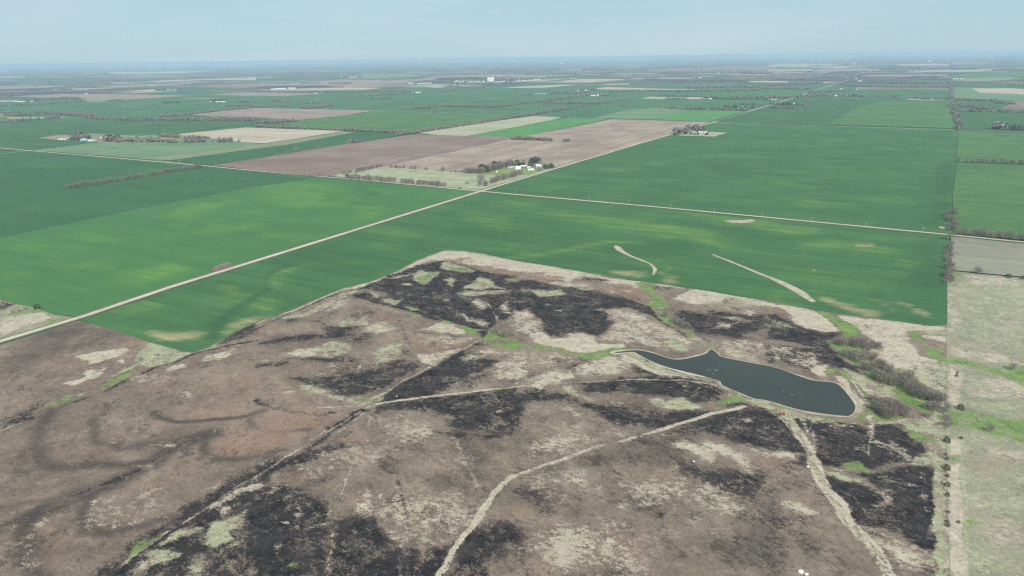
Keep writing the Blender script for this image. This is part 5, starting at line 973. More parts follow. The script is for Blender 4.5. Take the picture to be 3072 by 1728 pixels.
# ---------------------------------------------------------------- distant belts of trees: one mass
def band(r, c, pts, n_step=13, wid=10, s=1.15, kind=0, gap=.04):
    w = P_(r, c, pts); n_step = n_step * .52; s = s * 1.2
    for p in along(w, n_step, wid, gap): far_list.append((p[0], p[1], s * random.uniform(.8, 1.15), kind))
def wood(r, c, pts, wid, dens=1.0, s=1.2, kind=0):
    w = P_(r, c, pts)
    s = s * 1.3
    for i in range(len(w) - 1):
        L = np.hypot(*(w[i + 1] - w[i])); n = int(L * wid / 190 * dens) + 2
        d = w[i + 1] - w[i]; u = d / max(L, 1e-6); nn = np.array((-u[1], u[0]))
        for k in range(min(n, 700)):
            t = random.random(); p = w[i] + d * t + nn * random.gauss(0, wid / 3.2); far_list.append((p[0], p[1], s * random.uniform(.7, 1.3), kind))
for pts in [[(0,1075),(300,1058),(600,1040),(880,1028)],[(0,1145),(200,1138)],[(1600,1180),(1900,1155),(2200,1120),(2576,1082)],[(2260,1072),(2576,1068)],[(2350,1028),(2576,1032)],[(1080,1018),(1220,1012)],[(1180,912),(1450,900)],[(1470,888),(1600,892)],[(740,838),(1000,832),(1100,842)],[(0,765),(400,752)]]: band(0,0,pts)
for pts, w_ in [([(70,1172),(500,1140),(940,1168)],70),([(0,1235),(200,1222),(600,1190)],30),([(850,1188),(1100,1204)],30),([(1150,1208),(1400,1212),(1800,1212),(2600,1215)],60),([(260,1018),(500,1000),(700,990),(790,1005)],60),([(1570,908),(1850,900)],70),([(340,862),(600,852),(940,880)],110),([(1960,848),(2300,850),(2600,832)],90),([(0,985),(110,978)],50),([(110,965),(220,957)],30)]: wood(0,0,pts,w_)
for pts in [[(260,912),(450,914),(730,903)],[(1640,1042),(1800,1036)],[(2100,1026),(2260,1012)]]: band(0,0,pts,12,18,1.3,1)
for pts, w_ in [([(1090,805),(1500,808),(2000,795),(2576,775)],260),([(0,825),(500,830),(1100,815)],260),([(0,752),(500,756),(1100,745)],400),([(600,735),(1600,720),(2576,705)],500)]: wood(0,0,pts,w_,.35,1.8)
for pts in [[(840,985),(1200,962),(1600,932)],[(600,888),(890,882)],[(1280,892),(1500,887)],[(1090,992),(1200,992)],[(1220,995),(1360,995)],[(150,1022),(350,1022)],[(120,1078),(340,1070)],[(415,1052),(640,1037)],[(1780,1137),(1830,1137)],[(1840,930),(2050,906),(2300,886)],[(2040,885),(2150,882)],[(135,836),(300,832),(800,804)],[(1330,782),(1450,780)],[(1500,781),(1580,780)],[(560,1306),(600,1306)],[(640,1308),(675,1308)]]: band(0,1,pts,12,14)
for pts, w_ in [([(960,932),(1300,917),(1550,925)],60),([(0,925),(300,930),(600,938),(950,922)],60),([(0,1086),(100,1082)],40),([(440,1092),(600,1092),(760,1068)],50),([(1570,1086),(1700,1092),(1870,1072)],40),([(0,1240),(180,1240),(390,1222)],60),([(1890,875),(2050,872)],40),([(740,842),(960,842)],70),([(450,840),(640,838)],60),([(1060,802),(1300,808),(1650,792)],90)]: wood(0,1,pts,w_)
for pts in [[(0,1278),(250,1292),(510,1300)],[(730,1312),(1100,1327),(1500,1347)],[(1420,1365),(1600,1343),(2000,1283),(2576,1193)],[(1870,1068),(2100,1077),(2400,1082),(2576,1063)]]: band(0,1,pts,10,12,1.25)
for pts, w_ in [([(1650,828),(1850,822)],200),([(1850,800),(2250,790),(2600,800)],500),([(1950,852),(2300,850),(2600,842)],130),([(1720,750),(2000,747),(2600,737)],500),([(0,772),(300,762),(800,747)],350),([(850,740),(1400,735)],350),([(0,690),(900,680),(2576,660)],900),([(1000,705),(2300,700)],400)]: wood(0,1,pts,w_,.5,1.7)
wood(0,1,[(1850,805),(2250,795),(2400,800)],420,.3,1.7,1)
for pts in [[(0,972),(200,952)],[(0,1062),(190,1037)],[(540,993),(750,963)],[(1055,1022),(1180,1008)],[(1420,968),(1700,972),(2050,987)],[(2290,1052),(2560,1057)],[(0,842),(300,847),(700,847)],[(750,842),(900,847),(1030,832)],[(350,777),(690,782)],[(1590,832),(1900,837),(2130,834)],[(515,1428),(570,1432)],[(500,1182),(550,1182)],[(1238,1118),(1252,1118)],[(620,1085),(740,1072)]]: band(0,2,pts,12,12)
for pts in [[(220,1032),(400,1013),(530,993)],[(300,1037),(600,1042),(850,1052),(1010,1032)],[(0,1188),(130,1173)],[(150,1167),(570,1097)],[(0,1408),(200,1412),(400,1422)]]: band(0,2,pts,9,16,1.3)
for pts, w_ in [([(355,945),(600,942),(760,932)],60),([(750,963),(970,962)],60),([(630,903),(850,908)],60),([(970,928),(1300,918),(1600,923),(2100,918),(2400,913),(2510,903)],50),([(1750,888),(2050,883),(2300,873),(2600,898)],70),([(2170,987),(2600,988)],50),([(1350,803),(1800,808),(2400,813),(2600,808)],150),([(720,777),(1200,792)],100),([(0,803),(300,798)],120),([(1590,1098),(1900,1103),(2370,1112)],34)]: wood(0,2,pts,w_)
band(0,2,[(2020,998),(2400,1008),(2600,1012)],9,8,1.1,1); band(0,2,[(1545,997),(1700,997)],9,8,1.0,1); wood(0,2,[(2130,1085),(2440,1092)],30,1,1.3,1); wood(0,2,[(1630,1352),(1760,1352)],30,1.4,2.0,0); wood(0,2,[(1640,1348),(1740,1350)],14,1.2,1.1,1); wood(0,2,[(1790,1358),(1980,1362)],10,3.0,.8,1); wood(0,2,[(1780,1322),(1920,1335)],30,.8,2.3,0)
for pts, w_, d_ in [([(0,735),(900,742),(1300,725)],500,.5),([(1100,728),(1700,733),(2600,742)],220,.35),([(0,690),(1000,695)],700,.4),([(0,640),(1200,640),(2576,650)],1300,.25),([(1300,690),(2100,660),(2576,650)],700,.15)]: wood(0,2,pts,w_,d_,1.9)
for pts in [[(1870,837),(2200,832)],[(2200,832),(2576,803)],[(1850,987),(1845,900),(1842,800)],[(1450,772),(1830,772)],[(2400,722),(2600,720)]]: band(0,3,pts,11,14)
for pts, w_ in [([(0,992),(300,982)],60),([(300,972),(900,968)],50),([(900,978),(1140,977)],30),([(1180,978),(1300,980)],26),([(1420,993),(1600,1003),(1860,1002)],30),([(1870,1013),(2100,1018),(2300,1023)],40),([(2290,1040),(2480,1052)],40),([(1895,1122),(2200,1132),(2700,1138)],22),([(1890,1060),(2050,1085),(2200,1105)],60),([(1860,1035),(1880,1150),(1925,1312)],14),([(720,855),(1000,875),(1400,880),(1830,882)],70),([(1000,835),(1400,838),(1830,838)],70),([(0,893),(460,903)],60),([(0,863),(300,853),(500,833)],90),([(100,803),(700,812),(830,775),(980,742)],130),([(970,742),(1400,738)],120),([(920,788),(1200,788),(1700,783)],60),([(0,748),(500,748),(900,752)],140),([(2420,866),(2600,869)],60),([(350,1068),(420,1060)],20),([(440,938),(480,930),(760,920)],60)]: wood(0,3,pts,w_)
wood(0,3,[(20,1058),(330,1062)],30,1,1.4,1); band(0,3,[(0,1090),(260,1098)],8,10,1.2); wood(0,3,[(2230,1300),(2370,1306)],12,1.6,2.4); wood(0,3,[(2400,1312),(2620,1316)],10,1.6,1.8,1); wood(0,3,[(2400,1312),(2620,1314)],10,1,1.6,0)
for pts, w_, d_ in [([(1050,692),(1500,693),(2000,693),(2576,664)],260,.5),([(0,620),(1200,625),(2576,600)],1500,.25),([(1250,640),(1800,632),(2576,622)],600,.3),([(400,668),(1250,662)],300,.3)]: wood(0,3,pts,w_,d_,1.9)
wood(0,0,[(720,1410),(900,1400)],30,1.2,1.7); wood(0,0,[(1050,1418),(1230,1432)],26,1.6,1.7); wood(0,0,[(1180,1430),(1540,1432)],22,1.0,1.4); wood(0,0,[(1040,1400),(1200,1420)],20,1.2,1.8,1); band(0,0,[(1610,1372),(1810,1392)],9,16,1.4); band(0,0,[(1860,1397),(2100,1402)],9,14,1.3); wood(0,0,[(1850,1436),(2420,1430)],16,1.3,1.4); band(0,0,[(1540,1425),(1780,1440)],9,14,1.2); wood(0,0,[(780,1345),(830,1352)],10,1,1.6); wood(0,0,[(1230,1400),(1620,1410)],16,.5,1.2)
band(0,1,[(940,1442),(1060,1430)],9,12,1.2)
rgd = np.random.RandomState(5)
for k in range(110):            # hedgerows of the open plain, in the section lines' direction
    d0 = 9000 * (4.2 ** rgd.rand()); X = rgd.uniform(-.78, .78) * d0; u = (math.sin(ROAD), math.cos(ROAD)) if rgd.rand() < .35 else (math.cos(ROAD), -math.sin(ROAD))
    L = rgd.uniform(300, 1300); n = int(L / (d0 / 420)); 
    for j in range(n): t = (j + rgd.rand()) / n - .5; far_list.append((X + u[0] * L * t, d0 + u[1] * L * t, rgd.uniform(1.3, 2.0) * max(1, d0 / 12000), 0))
def far_mass(name, kind, mat, label):
    V = []; Fc = []; n = 0
    for x, y, s, k in far_list:
        if k != kind: continue
        d = math.hypot(x, y); h = 8.0 * s * (1.15 if k else 1); rx = (3.9 if not k else 3.0) * s
        m = 34 if d < 2600 else (22 if d < 5000 else 12)
        if d > 12000: m = 8
        u = RNG.normal(0, 1, (m, 3)); u /= np.linalg.norm(u, axis=1)[:, None]; u *= (RNG.uniform(.35, 1, (m, 1)) ** .5)
        c = np.stack([x + u[:, 0] * rx, y + u[:, 1] * rx, h * .52 + u[:, 2] * h * .44], 1)
        size = rx * (1.0 if m >= 22 else 1.5) * .72
        a = RNG.normal(0, 1, (m, 3)); b = RNG.normal(0, 1, (m, 3)); a /= np.linalg.norm(a, axis=1)[:, None]; b -= a * np.sum(a * b, 1)[:, None]; b /= np.linalg.norm(b, axis=1)[:, None]
        tri = np.stack([c - a * size * .7 - b * size * .35, c + a * size * .8 - b * size * .2, c + b * size * .75 + a * size * .1], 1).reshape(-1, 3)
        tri[:, 2] = np.maximum(tri[:, 2], .05)
        V.append(tri); Fc.append(np.arange(m * 3).reshape(m, 3) + n); n += m * 3
    me = new_mesh(name, np.concatenate(V), np.concatenate(Fc), (M[mat],)); o = link(name, me); tag(o, label, "trees", kind="stuff"); return len(V)
nf = far_mass("distant_trees", 0, 'twig', "far hedgerows and woods of bare grey trees across the plain")
nf2 = far_mass("distant_evergreens", 1, 'ever', "dark evergreens around the distant farmsteads")
print("individual", N_IND, "far", nf, nf2)

# ---------------------------------------------------------------- buildings
def box(v, f, x0, x1, y0, y1, z0, z1):
    s = len(v)
    v += [(x0, y0, z0), (x1, y0, z0), (x1, y1, z0), (x0, y1, z0), (x0, y0, z1), (x1, y0, z1), (x1, y1, z1), (x0, y1, z1)]
    f += [tuple(s + i for i in q_) for q_ in ((0, 3, 2, 1), (4, 5, 6, 7), (0, 1, 5, 4), (1, 2, 6, 5), (2, 3, 7, 6), (3, 0, 4, 7))]
def building(name, label, cat, loc, rz, L, W, hw, hr, wall, roof, doors=1, gambrel=False, lean=0.0, group=None, windows=0):
    e = bpy.data.objects.new(name, None); C.objects.link(e); e.location = (loc[0], loc[1], .2); e.rotation_euler = (0, 0, rz); tag(e, label, cat, group)
    prof = [(-W / 2, hw), (0, hw + hr), (W / 2, hw)] if not gambrel else [(-W / 2, hw), (-W * .33, hw + hr * .68), (0, hw + hr), (W * .33, hw + hr * .68), (W / 2, hw)]
    v = []; f = []; n = len(prof) + 2
    for x in (-L / 2, L / 2):
        v += [(x, -W / 2, 0)] + [(x, y, z) for y, z in prof] + [(x, W / 2, 0)]
    f += [tuple(range(n)), tuple(range(2 * n - 1, n - 1, -1)), (0, n, n + 1, 1), (n - 2, 2 * n - 2, 2 * n - 1, n - 1)]
    link("wall", new_mesh("wall", v, f, (M[wall],)), e)
    v = []; f = []; o = .35
    pr = list(prof); pr[0] = (pr[0][0] - o, pr[0][1] - o * hr / max(W / 2, 1)); pr[-1] = (pr[-1][0] + o, pr[-1][1] - o * hr / max(W / 2, 1))
    for x in (-L / 2 - o, L / 2 + o):
        for y, z in pr: v.append((x, y, z + .22))
        for y, z in pr: v.append((x, y, z + .04))
    m = len(pr)
    for i in range(m - 1): f += [(i, i + 1, 2 * m + i + 1, 2 * m + i), (m + i, 3 * m + i, 3 * m + i + 1, m + i + 1)]
    for b_ in (0, 2 * m): f += [tuple([b_ + i for i in range(m)] + [b_ + m + i for i in range(m - 1, -1, -1)])]
    f += [(0, 2 * m, 3 * m, m), (m - 1, 2 * m - 1, 4 * m - 1, 3 * m - 1)]
    link("roof", new_mesh("roof", v, f, (M[roof],)), e)
    for k in range(doors):
        v = []; f = []; w_ = min(3.6, L * .22); x = (k - (doors - 1) / 2) * L / max(doors, 1)
        box(v, f, x - w_ / 2, x + w_ / 2, -W / 2 - .06, -W / 2 + .02, 0, hw * .8); link("door", new_mesh("door", v, f, (M['dark'],)), e)
    for k in range(windows):
        v = []; f = []; x = (k + .5 - windows / 2) * L / windows + L / windows * .3
        box(v, f, x - .5, x + .5, -W / 2 - .05, -W / 2 + .02, hw * .4, hw * .75); link("window", new_mesh("window", v, f, (M['dark'],)), e)
    if lean:
        v = [(-L / 2, -W / 2 - lean, 0), (L / 2, -W / 2 - lean, 0), (L / 2, -W / 2 - .1, 0), (-L / 2, -W / 2 - .1, 0), (-L / 2, -W / 2 - lean, hw * .55), (L / 2, -W / 2 - lean, hw * .55), (L / 2, -W / 2 - .1, hw * .9), (-L / 2, -W / 2 - .1, hw * .9)]
        link("lean_to", new_mesh("lean_to", v, [(0, 3, 2, 1), (0, 1, 5, 4), (1, 2, 6, 5), (3, 0, 4, 7), (2, 3, 7, 6)], (M[wall],)), e)
        v2 = [(-L / 2 - .3, -W / 2 - lean - .4, hw * .52 + .03), (L / 2 + .3, -W / 2 - lean - .4, hw * .52 + .03), (L / 2 + .3, -W / 2 - .1, hw * .93), (-L / 2 - .3, -W / 2 - .1, hw * .93)]
        v2 += [(x, y, z + .15) for x, y, z in v2]
        link("roof", new_mesh("lean_roof", v2, [(0, 3, 2, 1), (4, 5, 6, 7), (0, 1, 5, 4), (1, 2, 6, 5), (2, 3, 7, 6), (3, 0, 4, 7)], (M[roof],)), e)
    return e
# the farm in the middle
building("barn", "red barn with a high pale metal gambrel roof in the middle of the farm", "barn", z2(1430,425), -.25, 14, 13, 4.2, 5.6, 'red', 'white', 1, True, 4.0, windows=0)
building("barn_wing", "long low red barn with a pale roof right behind the high barn", "barn", z2(1545,368), .62, 20, 7, 3.6, 2.4, 'red', 'white', 2)
building("shed", "white gabled shed with a dark doorway behind the pale garage", "shed", z2(1690,383), -.2, 8, 5, 2.8, 1.8, 'wallw', 'white', 1)
building("garage", "pale garage with a light roof in front of the white shed", "garage", z2(1735,448), .3, 15, 9, 2.8, 2.4, 'wallw', 'white', 1)
building("machine_shed", "grey roofed machine shed with open front left of the red barn", "shed", z2(1225,385), .45, 18, 9, 3.4, 2.0, 'wallw', 'grey', 2)
building("small_shed", "small weathered shed at the foot of the shelterbelt", "shed", z2(865,400), .45, 9, 5, 2.4, 1.6, 'wallw', 'grey', 1)
building("hut", "tiny white hut alone on the farm's lawn", "hut", z2(865,498), 0, 4, 3.5, 2.4, 1.8, 'wallw', 'white', 1)
building("hut", "tiny white hut at the far end of the shelterbelt", "hut", z2(1292,275), 0, 4, 3, 2.0, 1.2, 'wallw', 'white', 1)
building("farmhouse", "white farmhouse with a pale roof among bare trees and evergreens", "house", z2(1945,375), -.3, 14, 10, 5.4, 3.4, 'wallw', 'white', 1, windows=3)
def z7(x, y): return g1(140 + x / 10.73, 390 + y / 10.73)
building("long_shed", "long low shed with a bright white roof, leftmost of the left farm", "shed", z7(510,318), -.06, 32, 9, 2.6, 1.6, 'wallw', 'white', 2)
building("machine_shed", "pale blue roofed machine shed in the left farm", "shed", z7(1225,345), -.12, 24, 15, 4.2, 2.8, 'blue', 'blue', 1)
building("shed", "bright white shed touching the pale blue one in the left farm", "shed", z7(1385,365), .2, 9, 8, 4.5, 2.0, 'wallw', 'white', 1)
building("shed", "grey roofed shed right of the blue one in the left farm", "shed", z7(1510,345), -.1, 18, 12, 3.6, 2.2, 'wallw', 'grey', 1)
building("shed", "low white shed in front of the grey one in the left farm", "shed", z7(1475,372), -.2, 10, 5, 2.2, 1.0, 'wallw', 'white', 1)
building("shed", "white roofed shed right of the left farm, against the trees", "shed", z7(1788,270), .15, 11, 9, 3.4, 1.8, 'wallw', 'white', 1)
building("shed", "small pale shed behind the long low one in the left farm", "shed", z7(700,262), 0, 9, 4, 2.0, .8, 'wallw', 'grey', 1)
def z3(x, y): return g1(2000 + x / 12.88, 370 + y / 12.88)
building("farmhouse", "white house behind the dark hedge of the lone farmstead, left one", "house", z3(980,370), .1, 9, 7, 4.0, 2.6, 'wallw', 'grey', 1, windows=2)
building("shed", "white roofed shed behind the dark hedge, second from the left", "shed", z3(1090,365), .1, 9, 7, 4.4, 2.6, 'wallw', 'grey', 1)
building("shed", "shed with a bright roof above the dark hedge, third from the left", "shed", z3(1270,370), .1, 7, 6, 4.2, 1.8, 'wallw', 'white', 1)
building("shed", "white shed above the middle of the dark hedge", "shed", z3(1365,375), .1, 6, 6, 5.0, 1.6, 'wallw', 'white', 1)
building("shed", "pale blue roofed shed at the hedge's right end", "shed", z3(1490,385), .4, 9, 7, 5.2, 2.6, 'wallw', 'blue', 1)
# scattered farmsteads on the plain: crop row/col, x, base y, length in crop pixels, height m, what it stands by
FS = [(0,215,1026,60,5,"long white shed left of the dark grove on the left plain"),(0,158,1020,36,4,"white shed at the far left of the plain"),(0,322,1022,26,4,"small white shed under the dark grove on the left plain"),(0,312,911,28,4,"white shed at the left end of the dark tree belt"),(0,440,913,26,3.5,"middle one of the white sheds in the dark tree belt"),(0,540,909,52,3.5,"long white shed at the right end of the dark tree belt"),
 (0,870,946,24,4,"lone white shed above the soil field on the left plain"),(0,1700,907,30,4.5,"white building left one in the farm among grey trees"),(0,1755,908,40,4,"long pale building right one in the farm among grey trees"),(0,1510,865,26,4,"white shed at the small far grove, left one"),(0,1548,865,18,4,"white shed at the small far grove, right one"),
 (0,2190,1026,30,4,"small white shed at the tree clump on the green plain"),(0,2242,1027,44,5,"white roofed shed right of the tree clump on the green plain"),(0,2120,1026,18,3.5,"low pale shed under the tree clump on the green plain"),(0,2100,845,26,4,"white shed left one in the long far wood"),(0,2150,842,18,4,"white shed right one in the long far wood"),(0,792,857,22,4,"pale shed left one in front of the far wood"),(0,845,857,18,4,"pale shed right one in front of the far wood"),(0,60,980,24,4,"pale house in the trees at the left edge of the plain"),
 (1,250,896,110,9,"very long white factory hall with a low roof, left one"),(1,365,892,70,9,"white factory hall, right one"),(1,170,900,34,6,"low pale hall left of the long factory hall"),(1,600,943,24,4,"white house under the belt of trees by the factory"),(1,1632,934,48,6,"white barn at the right end of the long tree belt"),(1,1575,934,16,3,"small pale shed beside the white barn of the long tree belt"),(1,240,838,24,5,"pale shed in the far tree belt above the factory"),(1,980,778,78,7,"long white shed on the far green field"),(1,860,778,10,16,"slim silo beside the far long white shed"),
 (1,1215,810,14,5,"white shed in the middle of the far brown field"),(1,1370,780,30,5,"pale shed by the far tree clump"),(1,1560,841,50,7,"white store hall at the town's left outskirts, left one"),(1,1655,841,50,7,"white store hall at the town's left outskirts, second one"),(1,1705,840,40,7,"white store hall at the town's left outskirts, third one"),(1,1750,839,30,8,"white store hall at the town's left outskirts, right one"),
 (2,805,966,32,4,"low white shed left one of the farm by the tree belt"),(2,833,966,26,5,"white shed middle one of the farm by the tree belt"),(2,864,966,18,10,"tall white grain bin of the farm by the tree belt"),(2,745,911,34,4,"white shed in the wooded farm, right one"),(2,665,911,18,4,"white shed in the wooded farm, left one"),(2,2306,1078,38,5,"white roofed house in the dark grove by the gravel road"),(2,2530,984,34,5,"white house in the trees above the green field"),(2,1995,997,30,4,"grey shed on the pale yard above the green field"),
 (2,1892,784,26,6,"white shed on the far green plain"),(2,1612,797,14,5,"small white shed in the far wood"),(2,1556,797,8,14,"slim pale silo in the far wood"),(2,2555,742,22,7,"white shed on the far plain, rightmost"),(2,2075,739,14,9,"white grain bin on the far plain, left one"),(2,2152,739,10,10,"white grain bin on the far plain, right one"),(2,2236,722,12,8,"white shed on the far plain behind the grain bins"),(2,2178,868,16,5,"white house by the far wooded creek"),
 (3,672,967,36,5,"white shed left one of the farm below the wooded creek"),(3,710,969,14,6,"small white shed right one of the farm below the wooded creek"),(3,735,900,22,5,"white house in the wood left of the green field"),(3,925,819,34,6,"white barn above the wooded creek"),(3,890,906,12,4,"small white shed at the soil field's left end"),(3,1872,796,24,5,"white shed at the head of the tree row, left one"),(3,1905,796,18,4,"white shed at the head of the tree row, middle one"),(3,1950,795,24,5,"white shed at the head of the tree row, right one"),(3,860,645,26,12,"far white hall under the horizon on the right"),(3,885,793,18,5,"pale house beside the far end of the gravel road"),(3,740,668+4,20,10,"far white building right of the horizon elevator"),(3,2500,660,24,8,"pale building far off at the right edge"),(3,260,1048,10,4,"small white house in the grove beside the gravel road"),(3,1810,1322,12,0,"")]
for c_, x, y, L_, h_, lab in FS:
    if not lab: continue
    a = P_(0, c_, [(x, y)])[0]; d = math.hypot(a[0], a[1]); mpp = d / F / 3.354
    tall = L_ <= 18 and h_ >= 9
    Lm = max(L_ * mpp, 8)
    if tall:
        e = bpy.data.objects.new("grain_bin", None); C.objects.link(e); e.location = (a[0], a[1], .2); tag(e, lab, "grain bin"); rr = Lm / 2
        v = []; f = []; tube(v, f, (0, 0, 0), (0, 0, h_), rr, rr, 14); link("bin_wall", new_mesh("bin_wall", v, f, (M['white'],)), e)
        v = []; f = []; tube(v, f, (0, 0, h_ + .02), (0, 0, h_ + rr * .5), rr * 1.05, rr * .12, 14); link("roof", new_mesh("roof", v, f, (M['white'],)), e)
    else:
        building("farm_building", lab, "building", a, -.1 + random.uniform(-.15, .15), Lm, min(max(Lm * .45, 7), 26) , h_ * .62, h_ * .38 + 1, 'wallw', 'white', 0)
# ---------------------------------------------------------------- the town
def elevator(r, c, x, y, nx, rad, h, label, depth=2):
    a = P_(r, c, [(x, y)])[0]; e = bpy.data.objects.new("grain_elevator", None); C.objects.link(e); e.location = (a[0], a[1], .2); e.rotation_euler = (0, 0, -.05); tag(e, label, "grain elevator")
    for i in range(nx):
        for j in range(depth):
            v = []; f = []; tube(v, f, ((i - (nx - 1) / 2) * rad * 2.02, j * rad * 2.02, 0), ((i - (nx - 1) / 2) * rad * 2.02, j * rad * 2.02, h), rad, rad, 16)
            link("silo", new_mesh("silo", v, f, (M['concrete'],)), e)
    v = []; f = []; box(v, f, -nx * rad, nx * rad * .96, rad * .2, rad * 1.8, h + .02, h + rad * .75); link("head_gallery", new_mesh("head_gallery", v, f, (M['concrete'],)), e)
    v = []; f = []; box(v, f, nx * rad * .35, nx * rad * .8, 0, rad * 2, h + rad * .76, h + rad * 1.9); link("headhouse", new_mesh("headhouse", v, f, (M['concrete'],)), e)
    return e
elevator(0,1, 2362, 820, 6, 6.9, 42, "large white grain elevator with a row of silos in the distant town")
elevator(0,2, 500, 645, 5, 10, 44, "small white grain elevator just under the horizon", 1)
elevator(0,3, 1617, 622, 2, 9, 46, "left one of the twin white grain elevators near the horizon on the right", 1); elevator(0,3, 1643, 622, 2, 9, 44, "right one of the twin white grain elevators near the horizon on the right", 1)
elevator(0,2, 372, 606, 2, 11, 60, "tiny pale elevator on the horizon, left of its brighter neighbour", 1); elevator(0,2, 1207, 606, 2, 11, 60, "tiny pale elevator on the horizon above the brown field", 1); elevator(0,3, 350, 571, 5, 16, 60, "tiny pale elevator on the horizon at the upper right", 1)
def water_tower(r, c, x, y, h, rad, label, stem=True):
    a = P_(r, c, [(x, y)])[0]; e = bpy.data.objects.new("water_tower", None); C.objects.link(e); e.location = (a[0], a[1], .2); tag(e, label, "water tower")
    v = []; f = []; tube(v, f, (0, 0, 0), (0, 0, h), rad * .42, rad * .28, 10); link("stem", new_mesh("stem", v, f, (M['white'],)), e)
    v = []; f = []; N = 12
    pr = [(.28, 0), (.75, .25), (1, .6), (1, .9), (.75, 1.25), (.3, 1.45), (.02, 1.5)]
    for q0, q1 in zip(pr[:-1], pr[1:]): tube(v, f, (0, 0, h + q0[1] * rad), (0, 0, h + q1[1] * rad), q0[0] * rad, q1[0] * rad, N)
    link("tank", new_mesh("tank", v, f, (M['white'],)), e)
water_tower(0,1, 2441, 785, 30, 8, "tall slim white water tower beside the town's grain elevator")
water_tower(0,1, 2527, 805, 12, 9, "low bulbous white tank at the town's right end")
water_tower(0,2, 75, 808, 8, 8, "small white tank on the town's far right outskirts")
TW = [(2010,826,34),(2045,822,26),(2075,824,30),(2140,836,44),(2165,824,30),(2200,828,42),(2235,826,30),(2260,832,36),(2290,824,32),(2300,836,30),(2335,836,40),(2380,832,34),(2420,830,40),(2450,826,30),(2480,824,34),(2500,820,24),(2110,846,26),(2090,852,22),(1965,850,40),(2000,852,30),(2158,795,12),(2020,812,18),(2090,812,14),(2130,815,12),(2540,824,20),(2050,838,16)]
for i, (x, y, L_) in enumerate(TW):
    a = P_(0,1,[(x, y)])[0]; mpp = math.hypot(a[0], a[1]) / F / 3.354
    building("town_building", "white roofed building among the others in the distant town", "building", a, random.uniform(-.2, .2), max(14, L_ * mpp * .8), random.uniform(14, 24), random.uniform(5, 8), 2.5, 'wallw', random.choice(['white', 'white', 'grey']), 0, group="white buildings of the distant town")
for i, (x, y) in enumerate([(70,816),(120,812),(180,808),(235,804),(270,803)]):
    a = P_(0,2,[(x, y)])[0]; building("town_building", "low pale building in the strip right of the town", "building", a, 0, 34, 16, 5, 2, 'wallw', 'white', 0, group="pale buildings right of the town")

# ---------------------------------------------------------------- power poles
v = []; f = []; tube(v, f, (0, 0, 0), (0, 0, 10.5), .26, .20, 8)
pole = bpy.data.objects.new("power_pole", None); C.objects.link(pole); tag(pole, "", "power pole")
link("pole_shaft", new_mesh("pole_shaft", v, f, (M['pole'],)), pole)
v = []; f = []; box(v, f, -1.2, 1.2, -.42, -.27, 9.6, 9.85); link("crossarm", new_mesh("crossarm", v, f, (M['pole'],)), pole)
v = []; f = []
for x in (-1.05, -.5, .5, 1.05): tube(v, f, (x, -.34, 9.86), (x, -.34, 10.15), .06, .05, 6)
link("insulator", new_mesh("insulator", v, f, (M['grey'],)), pole)
ordn = ["first", "second", "third", "fourth", "fifth", "sixth", "seventh", "eighth", "ninth", "tenth", "eleventh", "twelfth"]
polesA = [(1,2,32,510),(1,2,402,545),(1,2,775,575),(1,2,1175,618),(1,2,1595,664),(1,2,2035,708),(1,2,2512,752),(1,3,437,798),(1,3,983,848),(1,3,1555,902),(1,3,2187,940)]
polesB = [(1,1,1335,388),(1,1,1058,372),(1,1,775,340),(1,1,510,320),(1,1,278,292),(1,1,42,268),(1,0,2175,240),(1,0,1800,190),(1,0,1585,180),(1,0,1225,158),(1,0,1048,130)]
polesC = [(1,2,-40,420),(1,2,55,370),(1,2,360,255),(1,2,700,170)]
polesD = [(0,3,210,1248),(0,3,473,1256),(0,3,730,1265),(0,3,1000,1278),(0,3,1282,1285),(0,3,1570,1292)]
fp = True
for lst, txt, rz in ((polesA, "wooden power pole right of the crossroads on the cross road", ROAD * -1), (polesB, "wooden power pole left of the crossroads on the cross road", -ROAD), (polesC, "power pole up the gravel road past the crossroads", -ROAD + 1.57), (polesD, "power pole from the left on the far cross road", -ROAD)):
    for i, (r, c, x, y) in enumerate(lst):
        a = P_(r, c, [(x, y)])[0]; lab = ordn[i] + " " + txt
        if fp: o = pole; o.location = (a[0], a[1], .3); o.rotation_euler = (0, 0, rz); o["label"] = lab; fp = False
        else: o = copy_thing(pole, (a[0], a[1], .3), rz, 1.0, lab)

# ---------------------------------------------------------------- straw stacks
def zb(x, y): return np.array(g1(610 + x / 21.47, 770 + y / 21.47))
A0, A1, B1 = zb(725, 985), zb(1850, 640), zb(540, 960)
ux = (A1 - A0); LS = np.hypot(*ux); ux /= LS; uy = np.array((-ux[1], ux[0]))
if (B1 - A0) @ uy < 0: uy = -uy
ang = math.atan2(ux[1], ux[0])
bw, bl, bh = 1.22, 2.5, 1.25
bm = bmesh.new(); bmesh.ops.create_cube(bm, size=1.0)
for vtx in bm.verts: vtx.co.x *= bw * .95; vtx.co.y *= bl * .97; vtx.co.z = vtx.co.z * bh * .96 + bh / 2
bmesh.ops.bevel(bm, geom=bm.edges[:], offset=.10, segments=2, affect='EDGES')
me = bpy.data.meshes.new("straw_bale"); bm.to_mesh(me); bm.free(); me.materials.append(M['bale'])
ncol = int(LS / bw); cnt = 0
